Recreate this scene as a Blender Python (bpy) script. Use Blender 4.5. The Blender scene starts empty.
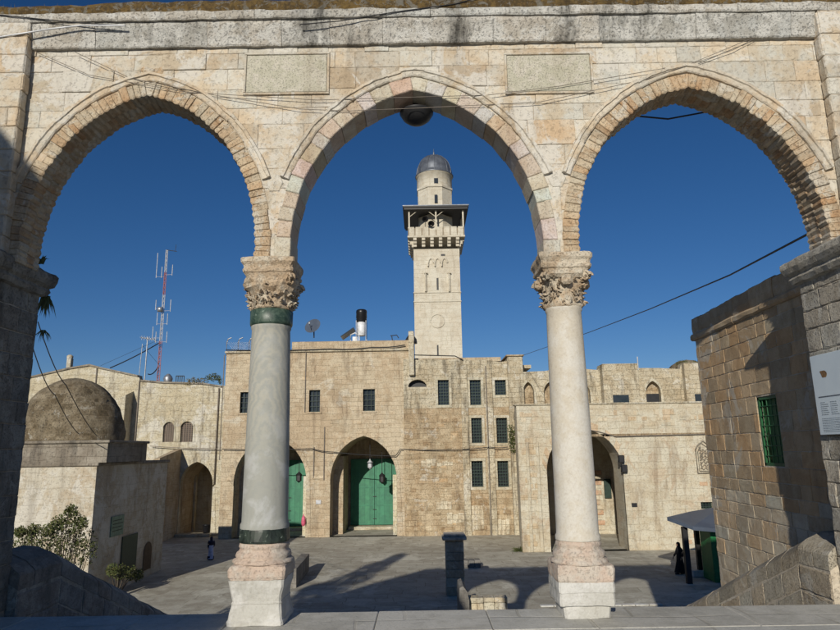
import bpy, bmesh, math, random
from mathutils import Vector, Matrix, noise
from mathutils.geometry import tessellate_polygon
random.seed(7)
S = bpy.context.scene
COL = S.collection
PI = math.pi
G = -4.4            # level of the lower court
EYE = 1.6
# ------------------------------------------------------------------ camera
PITCH, ROLL, F = 11.9, -0.9, 640.0
MC = Matrix.Rotation(math.radians(90 + PITCH), 3, 'X') @ Matrix.Rotation(math.radians(ROLL), 3, 'Z')
cd = bpy.data.cameras.new('camera'); cam = bpy.data.objects.new('camera', cd); COL.objects.link(cam)
cam.matrix_world = Matrix.Translation((0, 0, EYE)) @ MC.to_4x4()
cd.sensor_width = 36; cd.lens = F / 840 * 36; cd.clip_end = 3000; cd.clip_start = .05
S.camera = cam
def W(px, py, Y):
    d = MC @ Vector(((px - 420) / F, (315 - py) / F, -1)); t = Y / d.y
    return Vector((d.x * t, Y, EYE + d.z * t))
def WX(px, py, X):
    d = MC @ Vector(((px - 420) / F, (315 - py) / F, -1)); t = X / d.x
    return Vector((X, d.y * t, EYE + d.z * t))
def WG(px, py, Z=G):
    d = MC @ Vector(((px - 420) / F, (315 - py) / F, -1)); t = (Z - EYE) / d.z
    return Vector((d.x * t, d.y * t, Z))
def rect(x0, y0, x1, y1, Y):
    ym, xm = (y0 + y1) / 2, (x0 + x1) / 2
    return W(x0, ym, Y).x, W(x1, ym, Y).x, W(xm, y1, Y).z, W(xm, y0, Y).z      # X0 X1 Z0 Z1
# ------------------------------------------------------------------ mesh builder
WL = {}
class MB:
    def __init__(s): s.v = []; s.f = []; s.t = []; s.sm = []
    def add(s, vs, fs, tint=(1, 1, 1), smooth=False):
        b = len(s.v); s.v += [Vector(v) for v in vs]
        for f in fs: s.f.append([b + i for i in f]); s.t.append(tint); s.sm.append(smooth)
    def box(s, a, b, tint=(1, 1, 1), ch=0, M=None):
        x0, y0, z0 = a; x1, y1, z1 = b
        if ch:
            bm = bmesh.new(); bmesh.ops.create_cube(bm, size=1)
            for v in bm.verts:
                v.co = Vector(((x0 + x1) / 2 + v.co.x * (x1 - x0), (y0 + y1) / 2 + v.co.y * (y1 - y0), (z0 + z1) / 2 + v.co.z * (z1 - z0)))
            bmesh.ops.bevel(bm, geom=bm.edges[:], offset=ch, segments=1, affect='EDGES')
            s.bm(bm, tint, M=M); return
        vs = [(x0, y0, z0), (x1, y0, z0), (x1, y1, z0), (x0, y1, z0), (x0, y0, z1), (x1, y0, z1), (x1, y1, z1), (x0, y1, z1)]
        if M: vs = [M @ Vector(v) for v in vs]
        s.add(vs, [(0, 3, 2, 1), (4, 5, 6, 7), (0, 1, 5, 4), (1, 2, 6, 5), (2, 3, 7, 6), (3, 0, 4, 7)], tint)
    def bm(s, bm, tint=(1, 1, 1), smooth=False, M=None):
        bm.verts.ensure_lookup_table(); bm.verts.index_update()
        s.add([(M @ v.co) if M else v.co.copy() for v in bm.verts], [[v.index for v in f.verts] for f in bm.faces], tint, smooth); bm.free()
    def loft(s, rings, tint=(1, 1, 1), smooth=True, cap=True, closed=True):
        n = len(rings[0]); vs = [v for r in rings for v in r]; fs = []
        for i in range(len(rings) - 1):
            for j in range(n if closed else n - 1):
                k = (j + 1) % n; fs.append((i * n + j, i * n + k, (i + 1) * n + k, (i + 1) * n + j))
        s.add(vs, fs, tint, smooth)
        if cap and closed:
            s.add(rings[0], [list(range(n))[::-1]], tint); s.add(rings[-1], [list(range(n))], tint)
    def lathe(s, c, prof, n=32, tint=(1, 1, 1), smooth=True, cap=True, sx=1, sy=1, rot=0, jit=0):
        rings = []
        for z, r in prof:
            ring = []
            for j in range(n):
                a = rot + 2 * PI * j / n; rr = r
                if jit: rr += jit * noise.noise(Vector((math.cos(a) * 4, math.sin(a) * 4, z * 7 + c[0])))
                ring.append((c[0] + rr * math.cos(a) * sx, c[1] + rr * math.sin(a) * sy, c[2] + z))
            rings.append(ring)
        s.loft(rings, tint, smooth, cap)
    def tube(s, pts, r, n=6, tint=(1, 1, 1)):
        pts = [Vector(p) for p in pts]; rings = []
        rr = r if isinstance(r, (list, tuple)) else [r] * len(pts)
        for i, p in enumerate(pts):
            d = (pts[min(i + 1, len(pts) - 1)] - pts[max(i - 1, 0)])
            d = d.normalized() if d.length > 1e-9 else Vector((0, 0, 1))
            u = d.cross(Vector((0, 0, 1)))
            if u.length < .05: u = d.cross(Vector((1, 0, 0)))
            u.normalize(); w = d.cross(u)
            rings.append([p + (u * math.cos(2 * PI * j / n) + w * math.sin(2 * PI * j / n)) * rr[i] for j in range(n)])
        s.loft(rings, tint)
    def plate(s, outer, holes, to3, d0, d1, tint=(1, 1, 1)):
        """flat slab with holes; to3(u, v, d) -> point"""
        loops = [outer] + list(holes)
        tris = tessellate_polygon([[Vector((p[0], p[1], 0)) for p in l] for l in loops])
        flat = [p for l in loops for p in l]
        for d in (d0, d1): s.add([to3(p[0], p[1], d) for p in flat], [list(t) for t in tris], tint)
        for l in loops:
            n = len(l); vs = [to3(p[0], p[1], d0) for p in l] + [to3(p[0], p[1], d1) for p in l]
            s.add(vs, [(i, (i + 1) % n, n + (i + 1) % n, n + i) for i in range(n)], tint)
    def block(s, poly, to3, d0, d1, ch=.008, tint=(1, 1, 1), rough=0):
        """a dressed stone: polygon in (u,v), body from depth d0 (back) to d1 (front), chamfered edge"""
        P = [Vector((p[0], p[1])) for p in poly]; ins = []
        if rough:
            Q = []
            for i, p in enumerate(P):
                q = P[(i + 1) % len(P)]; k = max(1, int((q - p).length / .055))
                for j in range(k): Q.append(p.lerp(q, j / k))
            P = Q
        n = len(P)
        area = sum(P[i].x * P[(i + 1) % n].y - P[(i + 1) % n].x * P[i].y for i in range(n))
        sg = 1 if area > 0 else -1
        for i in range(n):
            a = (P[i] - P[i - 1]); b = (P[(i + 1) % n] - P[i])
            a = a.normalized() if a.length > 1e-9 else Vector((1, 0)); b = b.normalized() if b.length > 1e-9 else a
            na = Vector((-a.y, a.x)) * sg; nb = Vector((-b.y, b.x)) * sg; m = na + nb
            m = m.normalized() if m.length > 1e-6 else na
            k = ch / max(.45, m.dot(na))
            if rough: k += rough * max(0, noise.noise(Vector((P[i].x * 11, P[i].y * 11, d1 * 300))) * 1.6 + random.uniform(-.1, .25))
            ins.append(P[i] + m * k)
        vs = [to3(p.x, p.y, d0) for p in P] + [to3(p.x, p.y, d1 - ch) for p in P] + [to3(p.x, p.y, d1) for p in ins]
        fs = [(i, (i + 1) % n, n + (i + 1) % n, n + i) for i in range(n)] + [(n + i, n + (i + 1) % n, 2 * n + (i + 1) % n, 2 * n + i) for i in range(n)]
        s.add(vs, fs, tint); s.add([to3(p.x, p.y, d1) for p in ins], [list(range(n))], tint)
    def build(s, name, mat, parent=None, noiseamp=0):
        me = bpy.data.meshes.new(name)
        base = Vector((0, 0, 0))
        if parent is not None: base = WL[parent.name]
        elif s.v:
            xs = [v.x for v in s.v]; ys = [v.y for v in s.v]; zs = [v.z for v in s.v]
            base = Vector(((min(xs) + max(xs)) / 2, (min(ys) + max(ys)) / 2, min(zs)))
        vs = s.v
        if noiseamp: vs = [v + noise.noise_vector(v * 9) * noiseamp + noise.noise_vector(v * 25) * noiseamp * .4 for v in vs]
        me.from_pydata([v - base for v in vs], [], s.f)
        me.uv_layers.new(name='uv'); me.color_attributes.new('tint', 'FLOAT_COLOR', 'CORNER')
        me.update(); uv = me.uv_layers['uv']; ca = me.color_attributes['tint']
        for p in me.polygons:
            n = p.normal; t = s.t[p.index]; p.use_smooth = s.sm[p.index]
            ax = 0 if (abs(n.x) > abs(n.y) and abs(n.x) > abs(n.z)) else (1 if abs(n.y) >= abs(n.z) else 2)
            for li in p.loop_indices:
                w = me.vertices[me.loops[li].vertex_index].co + base
                uv.data[li].uv = (w.y, w.z) if ax == 0 else ((w.x, w.z) if ax == 1 else (w.x, w.y))
                ca.data[li].color = (t[0], t[1], t[2], 1)
        bm = bmesh.new(); bm.from_mesh(me); bmesh.ops.recalc_face_normals(bm, faces=bm.faces[:]); bm.to_mesh(me); bm.free()
        o = bpy.data.objects.new(name, me); COL.objects.link(o)
        for m in (mat if isinstance(mat, (list, tuple)) else [mat]): me.materials.append(m)
        if parent is not None: o.parent = parent; WL[o.name] = base
        else: o.location = base; WL[o.name] = base
        return o
def tag(o, label=None, cat=None, group=None, kind=None):
    if label: o['label'] = label
    if cat: o['category'] = cat
    if group: o['group'] = group
    if kind: o['kind'] = kind
    return o
def empty(name, loc, label, cat, group=None):
    o = bpy.data.objects.new(name, None); COL.objects.link(o); o.location = Vector(loc); o.empty_display_size = .2
    WL[o.name] = Vector(loc); return tag(o, label, cat, group)
def copy_tree(o, parent=None):
    c = o.copy(); COL.objects.link(c); c.parent = parent
    for ch in [k for k in o.children]: copy_tree(ch, c)
    return c
# ------------------------------------------------------------------ materials
def newmat(name):
    m = bpy.data.materials.new(name); m.use_nodes = True; nt = m.node_tree
    return m, nt, nt.nodes['Principled BSDF']
def N(nt, t, **k):
    n = nt.nodes.new(t)
    for a, b in k.items(): setattr(n, a, b)
    return n
def mix(nt, fac, a, b, mode='MIX'):
    n = N(nt, 'ShaderNodeMix', data_type='RGBA', blend_type=mode)
    for sock, val in ((n.inputs[0], fac), (n.inputs[6], a), (n.inputs[7], b)):
        if hasattr(val, 'links') or hasattr(val, 'is_linked'): nt.links.new(val, sock)
        else: sock.default_value = val if not isinstance(val, tuple) else (*val[:3], 1)
    return n.outputs[2]
def math_(nt, op, a, b=0.0):
    n = N(nt, 'ShaderNodeMath', operation=op)
    for i, v in enumerate((a, b)):
        if isinstance(v, (int, float)): n.inputs[i].default_value = v
        else: nt.links.new(v, n.inputs[i])
    return n.outputs[0]
def noise_(nt, vec, scale, detail=4, rough=.6, dist=0, mapping=None):
    if mapping:
        mp = N(nt, 'ShaderNodeMapping'); mp.inputs['Scale'].default_value = mapping; nt.links.new(vec, mp.inputs[0]); vec = mp.outputs[0]
    n = N(nt, 'ShaderNodeTexNoise'); n.inputs['Scale'].default_value = scale; n.inputs['Detail'].default_value = detail
    n.inputs['Roughness'].default_value = rough; n.inputs['Distortion'].default_value = dist; nt.links.new(vec, n.inputs['Vector'])
    return n.outputs[0]
def ramp(nt, fac, a, b):
    n = N(nt, 'ShaderNodeMapRange'); n.inputs[1].default_value = a; n.inputs[2].default_value = b; nt.links.new(fac, n.inputs[0]); n.interpolation_type = 'SMOOTHSTEP'
    return n.outputs[0]
def stone(name, c1, c2, c3=(.12, .10, .08), patch=None, brick=None, stain=.5, big=.35, mid=3.0, rough=.9, bump=.5, bdist=.02, pits=.4, blend=None):
    """c1/c2 body colours, c3 stain, patch = (colour, threshold) bare or plastered spots, brick = (w, h, mortar, contrast)"""
    m, nt, P = newmat(name); L = nt.links.new
    pos = N(nt, 'ShaderNodeNewGeometry').outputs['Position']
    n1 = noise_(nt, pos, big, 5, .65, .4); n2 = noise_(nt, pos, mid, 6, .65, .2); n3 = noise_(nt, pos, mid * 9, 5, .7)
    st = noise_(nt, pos, 1.0, 6, .7, .3, mapping=(1.6, 1.6, .28))
    f = ramp(nt, math_(nt, 'ADD', math_(nt, 'MULTIPLY', n1, .5), math_(nt, 'MULTIPLY', n2, .5)), .43, .57)
    col = mix(nt, f, c1, c2)
    col = mix(nt, math_(nt, 'MULTIPLY', ramp(nt, n3, .42, .62), .25), col, mix(nt, .55, col, c3))
    h = math_(nt, 'MULTIPLY', n3, .7)
    h = math_(nt, 'ADD', h, math_(nt, 'MULTIPLY', n2, 1.0))
    if brick:
        uv = N(nt, 'ShaderNodeUVMap'); uv.uv_map = 'uv'
        wv = N(nt, 'ShaderNodeTexNoise'); wv.inputs['Scale'].default_value = 1.3 / brick[1] * .25; L(pos, wv.inputs['Vector'])
        sub = N(nt, 'ShaderNodeVectorMath', operation='SCALE'); sub.inputs[3].default_value = brick[1] * .6
        L(wv.outputs['Color'], sub.inputs[0])
        ad = N(nt, 'ShaderNodeVectorMath', operation='ADD'); L(uv.outputs[0], ad.inputs[0]); L(sub.outputs[0], ad.inputs[1])
        def bt(sc, seed):
            b = N(nt, 'ShaderNodeTexBrick'); k = brick[3]
            b.inputs['Color1'].default_value = (1 - k, 1 - k * 1.1, 1 - k * 1.25, 1); b.inputs['Color2'].default_value = (1 + k * .55, 1 + k * .5, 1 + k * .5, 1)
            b.inputs['Mortar'].default_value = (*brick[2], 1); b.inputs['Scale'].default_value = 1
            b.inputs['Brick Width'].default_value = brick[0] * sc; b.inputs['Row Height'].default_value = brick[1] * sc
            b.inputs['Mortar Size'].default_value = brick[1] * .035; b.inputs['Mortar Smooth'].default_value = .6; b.offset = .43; b.squash = 1.25; b.squash_frequency = 3
            mp = N(nt, 'ShaderNodeMapping'); mp.inputs['Location'].default_value = (seed, seed * .7, 0); L(ad.outputs[0], mp.inputs[0]); L(mp.outputs[0], b.inputs['Vector']); return b
        b1, b2 = bt(1, 0), bt(1.37, 5.3)
        msk = ramp(nt, noise_(nt, pos, .3, 3, .6), .5, .53)
        bc = mix(nt, msk, b1.outputs[0], b2.outputs[0])
        bf = N(nt, 'ShaderNodeMix'); L(msk, bf.inputs[0]); L(b1.outputs[1], bf.inputs[2]); L(b2.outputs[1], bf.inputs[3])
        vis = ramp(nt, noise_(nt, pos, .8, 4, .6), .30, .55)
        k2 = math_(nt, 'ADD', math_(nt, 'MULTIPLY', vis, .68), .12)
        col = mix(nt, k2, col, mix(nt, 1.0, col, bc, 'MULTIPLY'))
        h = math_(nt, 'SUBTRACT', h, math_(nt, 'MULTIPLY', math_(nt, 'MULTIPLY', bf.outputs[0], 1.2), k2))
    ti = N(nt, 'ShaderNodeVertexColor'); ti.layer_name = 'tint'
    col = mix(nt, 1.0, col, ti.outputs[0], 'MULTIPLY')
    if patch:
        pm = noise_(nt, pos, patch[2] if len(patch) > 2 else .9, 7, .72, .6)
        pf = ramp(nt, pm, patch[1] - .03, patch[1] + .03)
        col = mix(nt, math_(nt, 'MULTIPLY', pf, .85), col, patch[0])
    sf = ramp(nt, st, .50, .68)
    col = mix(nt, math_(nt, 'MULTIPLY', sf, stain), col, c3)
    pn = noise_(nt, pos, mid * 5, 4, .7)
    pf = ramp(nt, pn, .55, .66)
    col = mix(nt, math_(nt, 'MULTIPLY', pf, pits), col, mix(nt, .5, col, c3))
    h = math_(nt, 'SUBTRACT', h, math_(nt, 'MULTIPLY', pf, .5))
    L(col, P.inputs['Base Color']); P.inputs['Roughness'].default_value = rough
    P.inputs['Specular IOR Level'].default_value = .25
    bp = N(nt, 'ShaderNodeBump'); bp.inputs['Strength'].default_value = bump; bp.inputs['Distance'].default_value = bdist
    L(h, bp.inputs['Height']); L(bp.outputs[0], P.inputs['Normal'])
    return m
def simple(name, c, rough=.6, metal=0, c2=None, scale=6, bump=0, spec=.4, tint=False):
    m, nt, P = newmat(name); L = nt.links.new
    pos = N(nt, 'ShaderNodeNewGeometry').outputs['Position']
    n = noise_(nt, pos, scale, 5, .65)
    c2 = c2 or tuple(x * .7 for x in c)
    col = mix(nt, ramp(nt, n, .35, .65), c, c2)
    if tint:
        ti = N(nt, 'ShaderNodeVertexColor'); ti.layer_name = 'tint'; col = mix(nt, 1.0, col, ti.outputs[0], 'MULTIPLY')
    L(col, P.inputs['Base Color']); P.inputs['Roughness'].default_value = rough; P.inputs['Metallic'].default_value = metal
    P.inputs['Specular IOR Level'].default_value = spec
    if bump:
        bp = N(nt, 'ShaderNodeBump'); bp.inputs['Strength'].default_value = bump; bp.inputs['Distance'].default_value = .02
        L(n, bp.inputs['Height']); L(bp.outputs[0], P.inputs['Normal'])
    return m
M = {}
M['arc'] = stone('arcade_limestone', (.53, .495, .42), (.50, .41, .295), (.20, .15, .10), patch=((.57, .54, .48), .55, 1.9), stain=.35, big=1.1, mid=4, bump=.7, bdist=.02, pits=.14)
M['vous'] = stone('voussoir_limestone', (.53, .45, .33), (.46, .345, .225), (.12, .085, .06), patch=((.56, .51, .42), .57, 3), stain=.35, big=2, mid=8, bump=.8, bdist=.025, pits=.25)
M['mvous'] = stone('voussoir_marble', (.56, .53, .48), (.50, .45, .38), (.27, .16, .11), stain=.4, big=4, mid=9, bump=.7, bdist=.02, pits=.2)
M['corn'] = stone('cornice_stone', (.56, .54, .49), (.44, .41, .355), (.05, .047, .04), patch=((.60, .585, .54), .55, 3), stain=.9, big=2, mid=7, bump=.9, bdist=.03, pits=.35)
M['mortar'] = stone('old_mortar', (.50, .44, .35), (.42, .34, .25), bump=.8)
M['moss'] = stone('lichen_crust', (.40, .26, .09), (.20, .135, .06), (.06, .05, .035), patch=((.44, .41, .34), .55, 9), stain=.5, big=5, mid=26, bump=1, bdist=.06, pits=.6)
M['panel'] = stone('panel_marble', (.52, .49, .40), (.46, .44, .345), (.30, .26, .18), patch=((.55, .51, .43), .55, 5), stain=.4, big=3, mid=11, bump=.8, bdist=.015, pits=.2)
M['marbleL'] = None
M['marbW'] = stone('white_marble', (.56, .55, .52), (.46, .45, .41), (.22, .19, .15), stain=.35, big=2, mid=5, bump=.35, bdist=.015, pits=.35)
M['pink'] = stone('pink_limestone', (.53, .42, .34), (.54, .48, .41), (.22, .15, .10), stain=.4, big=3, mid=7, bump=.7, bdist=.02, pits=.2)
M['cap'] = stone('carved_limestone', (.60, .53, .42), (.48, .37, .255), (.10, .075, .05), stain=.4, big=3, mid=9, bump=.8, bdist=.025, pits=.35)
M['shaftR'] = stone('cream_marble', (.56, .535, .48), (.51, .465, .385), (.26, .20, .14), stain=.35, big=2, mid=5, bump=.3, bdist=.01, pits=.3)
M['pier'] = stone('pier_stone', (.52, .49, .42), (.42, .385, .32), (.07, .06, .05), patch=((.58, .55, .48), .57, 3), stain=.65, big=2, mid=8, bump=.9, bdist=.03, pits=.6)
M['rwall'] = stone('brown_ashlar', (.54, .425, .28), (.46, .34, .21), (.14, .105, .07), patch=((.54, .48, .385), .60, 1.2), stain=.3, big=1.6, mid=6, bump=.5, bdist=.015, pits=.35)
M['para'] = stone('parapet_stone', (.53, .475, .375), (.43, .375, .285), (.13, .105, .08), patch=((.58, .54, .46), .56, 2.2), stain=.45, big=2, mid=9, bump=1, bdist=.035, pits=.5)
M['pave'] = stone('terrace_paving', (.52, .515, .475), (.44, .435, .395), (.16, .15, .13), brick=(1.1, .62, (.8, .78, .74), .05), stain=.25, big=.8, mid=5, bump=.4, bdist=.01, pits=.35)
M['plaza'] = stone('court_paving', (.45, .43, .36), (.37, .345, .285), (.14, .125, .10), patch=((.54, .52, .44), .57, .35), brick=(1.25, .7, (.60, .58, .52), .2), stain=.25, big=.25, mid=1.6, bump=.5, bdist=.02, pits=.3)
M['facB'] = stone('facade_ochre', (.53, .45, .325), (.45, .355, .24), (.15, .105, .07), patch=((.53, .475, .375), .60, .4), brick=(.62, .33, (.84, .79, .70), .14), stain=.45, big=.3, mid=2.2, bump=.7, bdist=.06, pits=.45)
M['facC'] = stone('facade_brown_blocks', (.49, .40, .27), (.405, .305, .19), (.12, .085, .055), patch=((.54, .485, .39), .60, .8), brick=(.55, .36, (.85, .78, .68), .24), stain=.4, big=.4, mid=2.5, bump=.8, bdist=.07, pits=.55)
M['facCt'] = stone('facade_pale_upper', (.54, .485, .365), (.44, .37, .255), (.09, .075, .055), patch=((.56, .52, .43), .57, .6), brick=(.7, .36, (.76, .70, .60), .14), stain=.65, big=.4, mid=2.2, bump=.8, bdist=.06, pits=.6)
M['facA'] = stone('facade_cream', (.55, .51, .40), (.48, .42, .295), (.13, .10, .07), patch=((.57, .54, .465), .57, .5), brick=(.8, .42, (.82, .76, .68), .08), stain=.6, big=.3, mid=2.2, bump=.7, bdist=.06, pits=.5)
M['facD'] = stone('facade_pale_cream', (.57, .53, .42), (.51, .445, .325), (.22, .155, .10), patch=((.47, .38, .27), .58, .8), brick=(.72, .4, (.82, .78, .70), .08), stain=.5, big=.3, mid=2.2, bump=.6, bdist=.05, pits=.45)
M['minar'] = stone('minaret_limestone', (.58, .545, .455), (.53, .48, .385), (.24, .19, .13), brick=(1.0, .42, (.80, .75, .66), .09), stain=.4, big=.3, mid=2.2, bump=.5, bdist=.04, pits=.35)
M['domeS'] = stone('dome_stone', (.17, .135, .085), (.25, .21, .145), (.045, .038, .028), patch=((.36, .33, .27), .62, 2.5), brick=(.42, .26, (1.9, 1.8, 1.65), .5), stain=.4, big=.5, mid=3, bump=.9, bdist=.06, pits=.6)
M['domeB'] = stone('dome_building_plaster', (.53, .49, .40), (.45, .38, .28), (.13, .10, .07), patch=((.56, .53, .46), .54, .6), brick=(.7, .33, (.9, .86, .8), .05), stain=.35, big=.5, mid=3, bump=.6, bdist=.04, pits=.45)
M['drum'] = stone('weathered_drum', (.22, .19, .15), (.30, .27, .22), (.05, .045, .04), brick=(.5, .3, (.8, .75, .7), .2), stain=.7, big=.5, mid=2, bump=.7, bdist=.04, pits=.6)
M['pierL'] = stone('shaded_pier_stone', (.33, .31, .265), (.24, .22, .185), (.045, .04, .034), patch=((.38, .36, .31), .58, 3), stain=.7, big=2, mid=8, bump=.9, bdist=.03, pits=.6)  # darker copy of the pier stone: deep shade on the left pier put into the colour
M['paraL'] = stone('shaded_parapet_stone', (.34, .32, .285), (.24, .225, .20), (.06, .055, .048), patch=((.40, .38, .34), .58, 2.2), stain=.4, big=2, mid=9, bump=.8, bdist=.025, pits=.4)  # parapet stone darkened for the left side, its shade painted in
M['mortarP'] = stone('pale_pointing', (.60, .54, .44), (.52, .45, .35), bump=.8)
M['shutter'] = simple('brown_shutter', (.20, .155, .12), .7)
M['grey'] = stone('grey_stone', (.24, .23, .21), (.18, .17, .155), (.07, .065, .06), brick=(.4, .3, (.7, .7, .66), .2), stain=.3, big=1, mid=4, bump=.6, bdist=.03)
M['lead'] = simple('lead_sheet', (.17, .185, .21), .45, .5, (.11, .12, .14), 2, .2)
M['dark'] = simple('dark_paint', (.02, .02, .022), .5)
M['cable'] = simple('cable_rubber', (.015, .015, .017), .6)
M['cablegrey'] = simple('cable_grey', (.20, .17, .14), .7)
M['white'] = simple('white_plastic', (.75, .76, .78), .45)
M['glass'] = simple('dark_glass', (.018, .024, .028), .12, 0, (.03, .035, .04), 1.5, 0, .6)
M['grille'] = simple('grille_iron', (.022, .045, .035), .55)
M['grilleG'] = simple('green_iron', (.018, .11, .04), .5)
M['doorG'] = simple('green_door_paint', (.045, .20, .115), .6, 0, (.035, .155, .095), 2.5, .3, tint=True)
M['wood'] = simple('old_wood', (.10, .065, .04), .8)
M['steel'] = simple('galvanised_steel', (.42, .43, .45), .4, .7)
M['redp'] = simple('red_paint', (.42, .14, .12), .6)
M['whitep'] = simple('white_paint', (.52, .53, .55), .5)
M['canopy'] = simple('blue_grey_sheet', (.075, .095, .13), .45, 0, (.06, .075, .105), 1)
M['booth'] = simple('booth_green', (.015, .16, .05), .45)
M['cloth'] = simple('black_cloth', (.010, .010, .012), .9)
M['clothB'] = simple('pale_blue_cloth', (.42, .47, .66), .9)
M['clothN'] = simple('navy_cloth', (.018, .02, .04), .9)
M['skin'] = simple('skin', (.38, .23, .16), .6)
M['leaf'] = simple('leaf_green', (.095, .105, .035), .7, 0, (.055, .07, .022), 8, tint=True)
M['leafdry'] = simple('leaf_dry', (.16, .13, .05), .8, 0, (.10, .085, .03), 8, tint=True)
M['bark'] = simple('bark', (.10, .08, .06), .9, 0, None, 12, .6)
M['signw'] = simple('sign_board', (.60, .68, .73), .4, 0, (.55, .63, .69), 2)
M['ink'] = simple('sign_ink', (.12, .14, .17), .6)
M['inkg'] = simple('sign_grey_ink', (.30, .35, .39), .6)
M['rust'] = simple('rust_stain', (.28, .16, .06), .8, 0, (.12, .07, .04), 60)
M['pinkp'] = simple('pink_plastic', (.65, .12, .20), .5)
M['sage'] = simple('sage_sign', (.13, .22, .17), .5)
M['tank'] = simple('black_tank', (.012, .012, .014), .35)
# veined grey-blue marble of the left shaft
def marble_left():
    m, nt, P = newmat('veined_grey_marble'); L = nt.links.new
    pos = N(nt, 'ShaderNodeNewGeometry').outputs['Position']
    sx = N(nt, 'ShaderNodeSeparateXYZ'); L(pos, sx.inputs[0])
    xx = math_(nt, 'ADD', sx.outputs[0], 1.60); x2 = math_(nt, 'MULTIPLY', math_(nt, 'MULTIPLY', xx, xx), 14.0)
    ww = math_(nt, 'ADD', math_(nt, 'ADD', sx.outputs[2], x2), math_(nt, 'MULTIPLY', noise_(nt, pos, 2.6, 6, .65, .5), 1.0))
    class w_: pass
    wv_ = math_(nt, 'ADD', math_(nt, 'MULTIPLY', math_(nt, 'SINE', math_(nt, 'MULTIPLY', ww, 34.0)), .5), .5)
    hi = ramp(nt, sx.outputs[2], 1.3, 2.2)
    n = noise_(nt, pos, 3, 6, .65, .4); n2 = noise_(nt, pos, 14, 5, .6)
    c = mix(nt, math_(nt, 'MULTIPLY', wv_, math_(nt, 'ADD', math_(nt, 'MULTIPLY', hi, .3), .08)), (.30, .305, .28), (.47, .435, .35))
    c = mix(nt, math_(nt, 'MULTIPLY', ramp(nt, n, .47, .6), math_(nt, 'SUBTRACT', .75, math_(nt, 'MULTIPLY', hi, .5))), c, (.42, .425, .42))
    c = mix(nt, math_(nt, 'MULTIPLY', ramp(nt, n2, .58, .72), .3), c, (.26, .24, .21))
    L(c, P.inputs['Base Color']); P.inputs['Roughness'].default_value = .75; P.inputs['Specular IOR Level'].default_value = .2
    bp = N(nt, 'ShaderNodeBump'); bp.inputs['Strength'].default_value = .2; bp.inputs['Distance'].default_value = .01; L(n2, bp.inputs['Height']); L(bp.outputs[0], P.inputs['Normal'])
    return m
M['marbleL'] = marble_left()
def serp(name, a, b):
    m, nt, P = newmat(name); L = nt.links.new
    pos = N(nt, 'ShaderNodeNewGeometry').outputs['Position']
    n = noise_(nt, pos, 9, 6, .7, 1.2); c = mix(nt, ramp(nt, n, .4, .62), a, b)
    n2 = noise_(nt, pos, 22, 5, .7, .6); c = mix(nt, ramp(nt, n2, .62, .7), c, (.30, .36, .30))
    L(c, P.inputs['Base Color']); P.inputs['Roughness'].default_value = .45; return m
M['serp'] = serp('green_marble', (.022, .045, .033), (.065, .10, .075))
M['serpd'] = serp('dark_green_marble', (.012, .018, .014), (.03, .042, .032))
def tv(s=.1, warm=0):
    a = 1 + random.uniform(-s, s); b = random.uniform(-s, s) * .35 + warm
    return (a * (1 + b), a, a * (1 - b))
# ================================================================== ARCADE
YF, YB = 6.6, 6.96
SP, AP = 3.645, 5.6
XL, XR = 4.42, 4.42
arcs = [(-3.04, 1.275), (-.02, 1.365), (3.08, 1.36)]      # centre, half width of each arch
PROF = [(0, 1.0), (.2, .957), (.4, .885), (.577, .785), (.69, .705), (.81, .575), (.90, .45), (.955, .32), (.985, .21), (1, .1), (1, 0)]
def prof_pt(t, cx, w, off=0.0, top=AP, sp=SP):
    """right-hand half profile, t from 0 (apex) to 1 (spring), offset outwards"""
    n = len(PROF) - 1; x = t * n; i = min(int(x), n - 1); f = x - i
    def cr(k):
        p0, p1, p2, p3 = [PROF[max(0, min(n, i + q))][k] for q in (-1, 0, 1, 2)]
        if i == 0: p0 = 2 * p1 - p2
        return .5 * ((2 * p1) + (-p0 + p2) * f + (2 * p0 - 5 * p1 + 4 * p2 - p3) * f * f + (-p0 + 3 * p1 - 3 * p2 + p3) * f ** 3)
    return Vector((cr(0) * w, sp + cr(1) * (top - sp)))
def arch_curve(cx, w, n=48, top=AP, sp=SP):
    """points left spring -> apex -> right spring with outward normals and arc length"""
    R = [prof_pt(i / n, cx, w, top=top, sp=sp) for i in range(n + 1)]
    nr = []
    for i in range(n + 1):
        d = (R[min(i + 1, n)] - R[max(i - 1, 0)]).normalized(); nr.append(Vector((-d.y, d.x)))
    nr[0] = nr[0] if False else (nr[1]).copy()
    pts = [(Vector((cx - R[i].x, R[i].y)), Vector((-nr[i].x, nr[i].y))) for i in range(n, 0, -1)]
    pts += [(Vector((cx, R[0].y)), Vector((0, 1)))]
    pts += [(Vector((cx + R[i].x, R[i].y)), nr[i]) for i in range(1, n + 1)]
    return pts
def resample(pts, widths):
    """boundaries along the curve by given widths -> list of (p, n)"""
    L = [0]
    for a, b in zip(pts, pts[1:]): L.append(L[-1] + (b[0] - a[0]).length)
    tot = L[-1]; k = tot / sum(widths); out = []; s = 0; cuts = [0]
    for w in widths: s += w * k; cuts.append(min(s, tot))
    for c in cuts:
        i = 0
        while i < len(L) - 2 and L[i + 1] < c: i += 1
        f = (c - L[i]) / max(1e-9, L[i + 1] - L[i])
        out.append((pts[i][0].lerp(pts[i + 1][0], f), pts[i][1].lerp(pts[i + 1][1], f).normalized()))
    return out
for o_ in [0]:
    arcade = empty('stone_arcade', (0, 6.8, 0), 'sunlit limestone arcade of three pointed arches on marble columns framing the view', 'arcade')
def aF(u, v, d): return Vector((u, YF - d, v))
LX, RX = -7.3, 7.3
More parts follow.
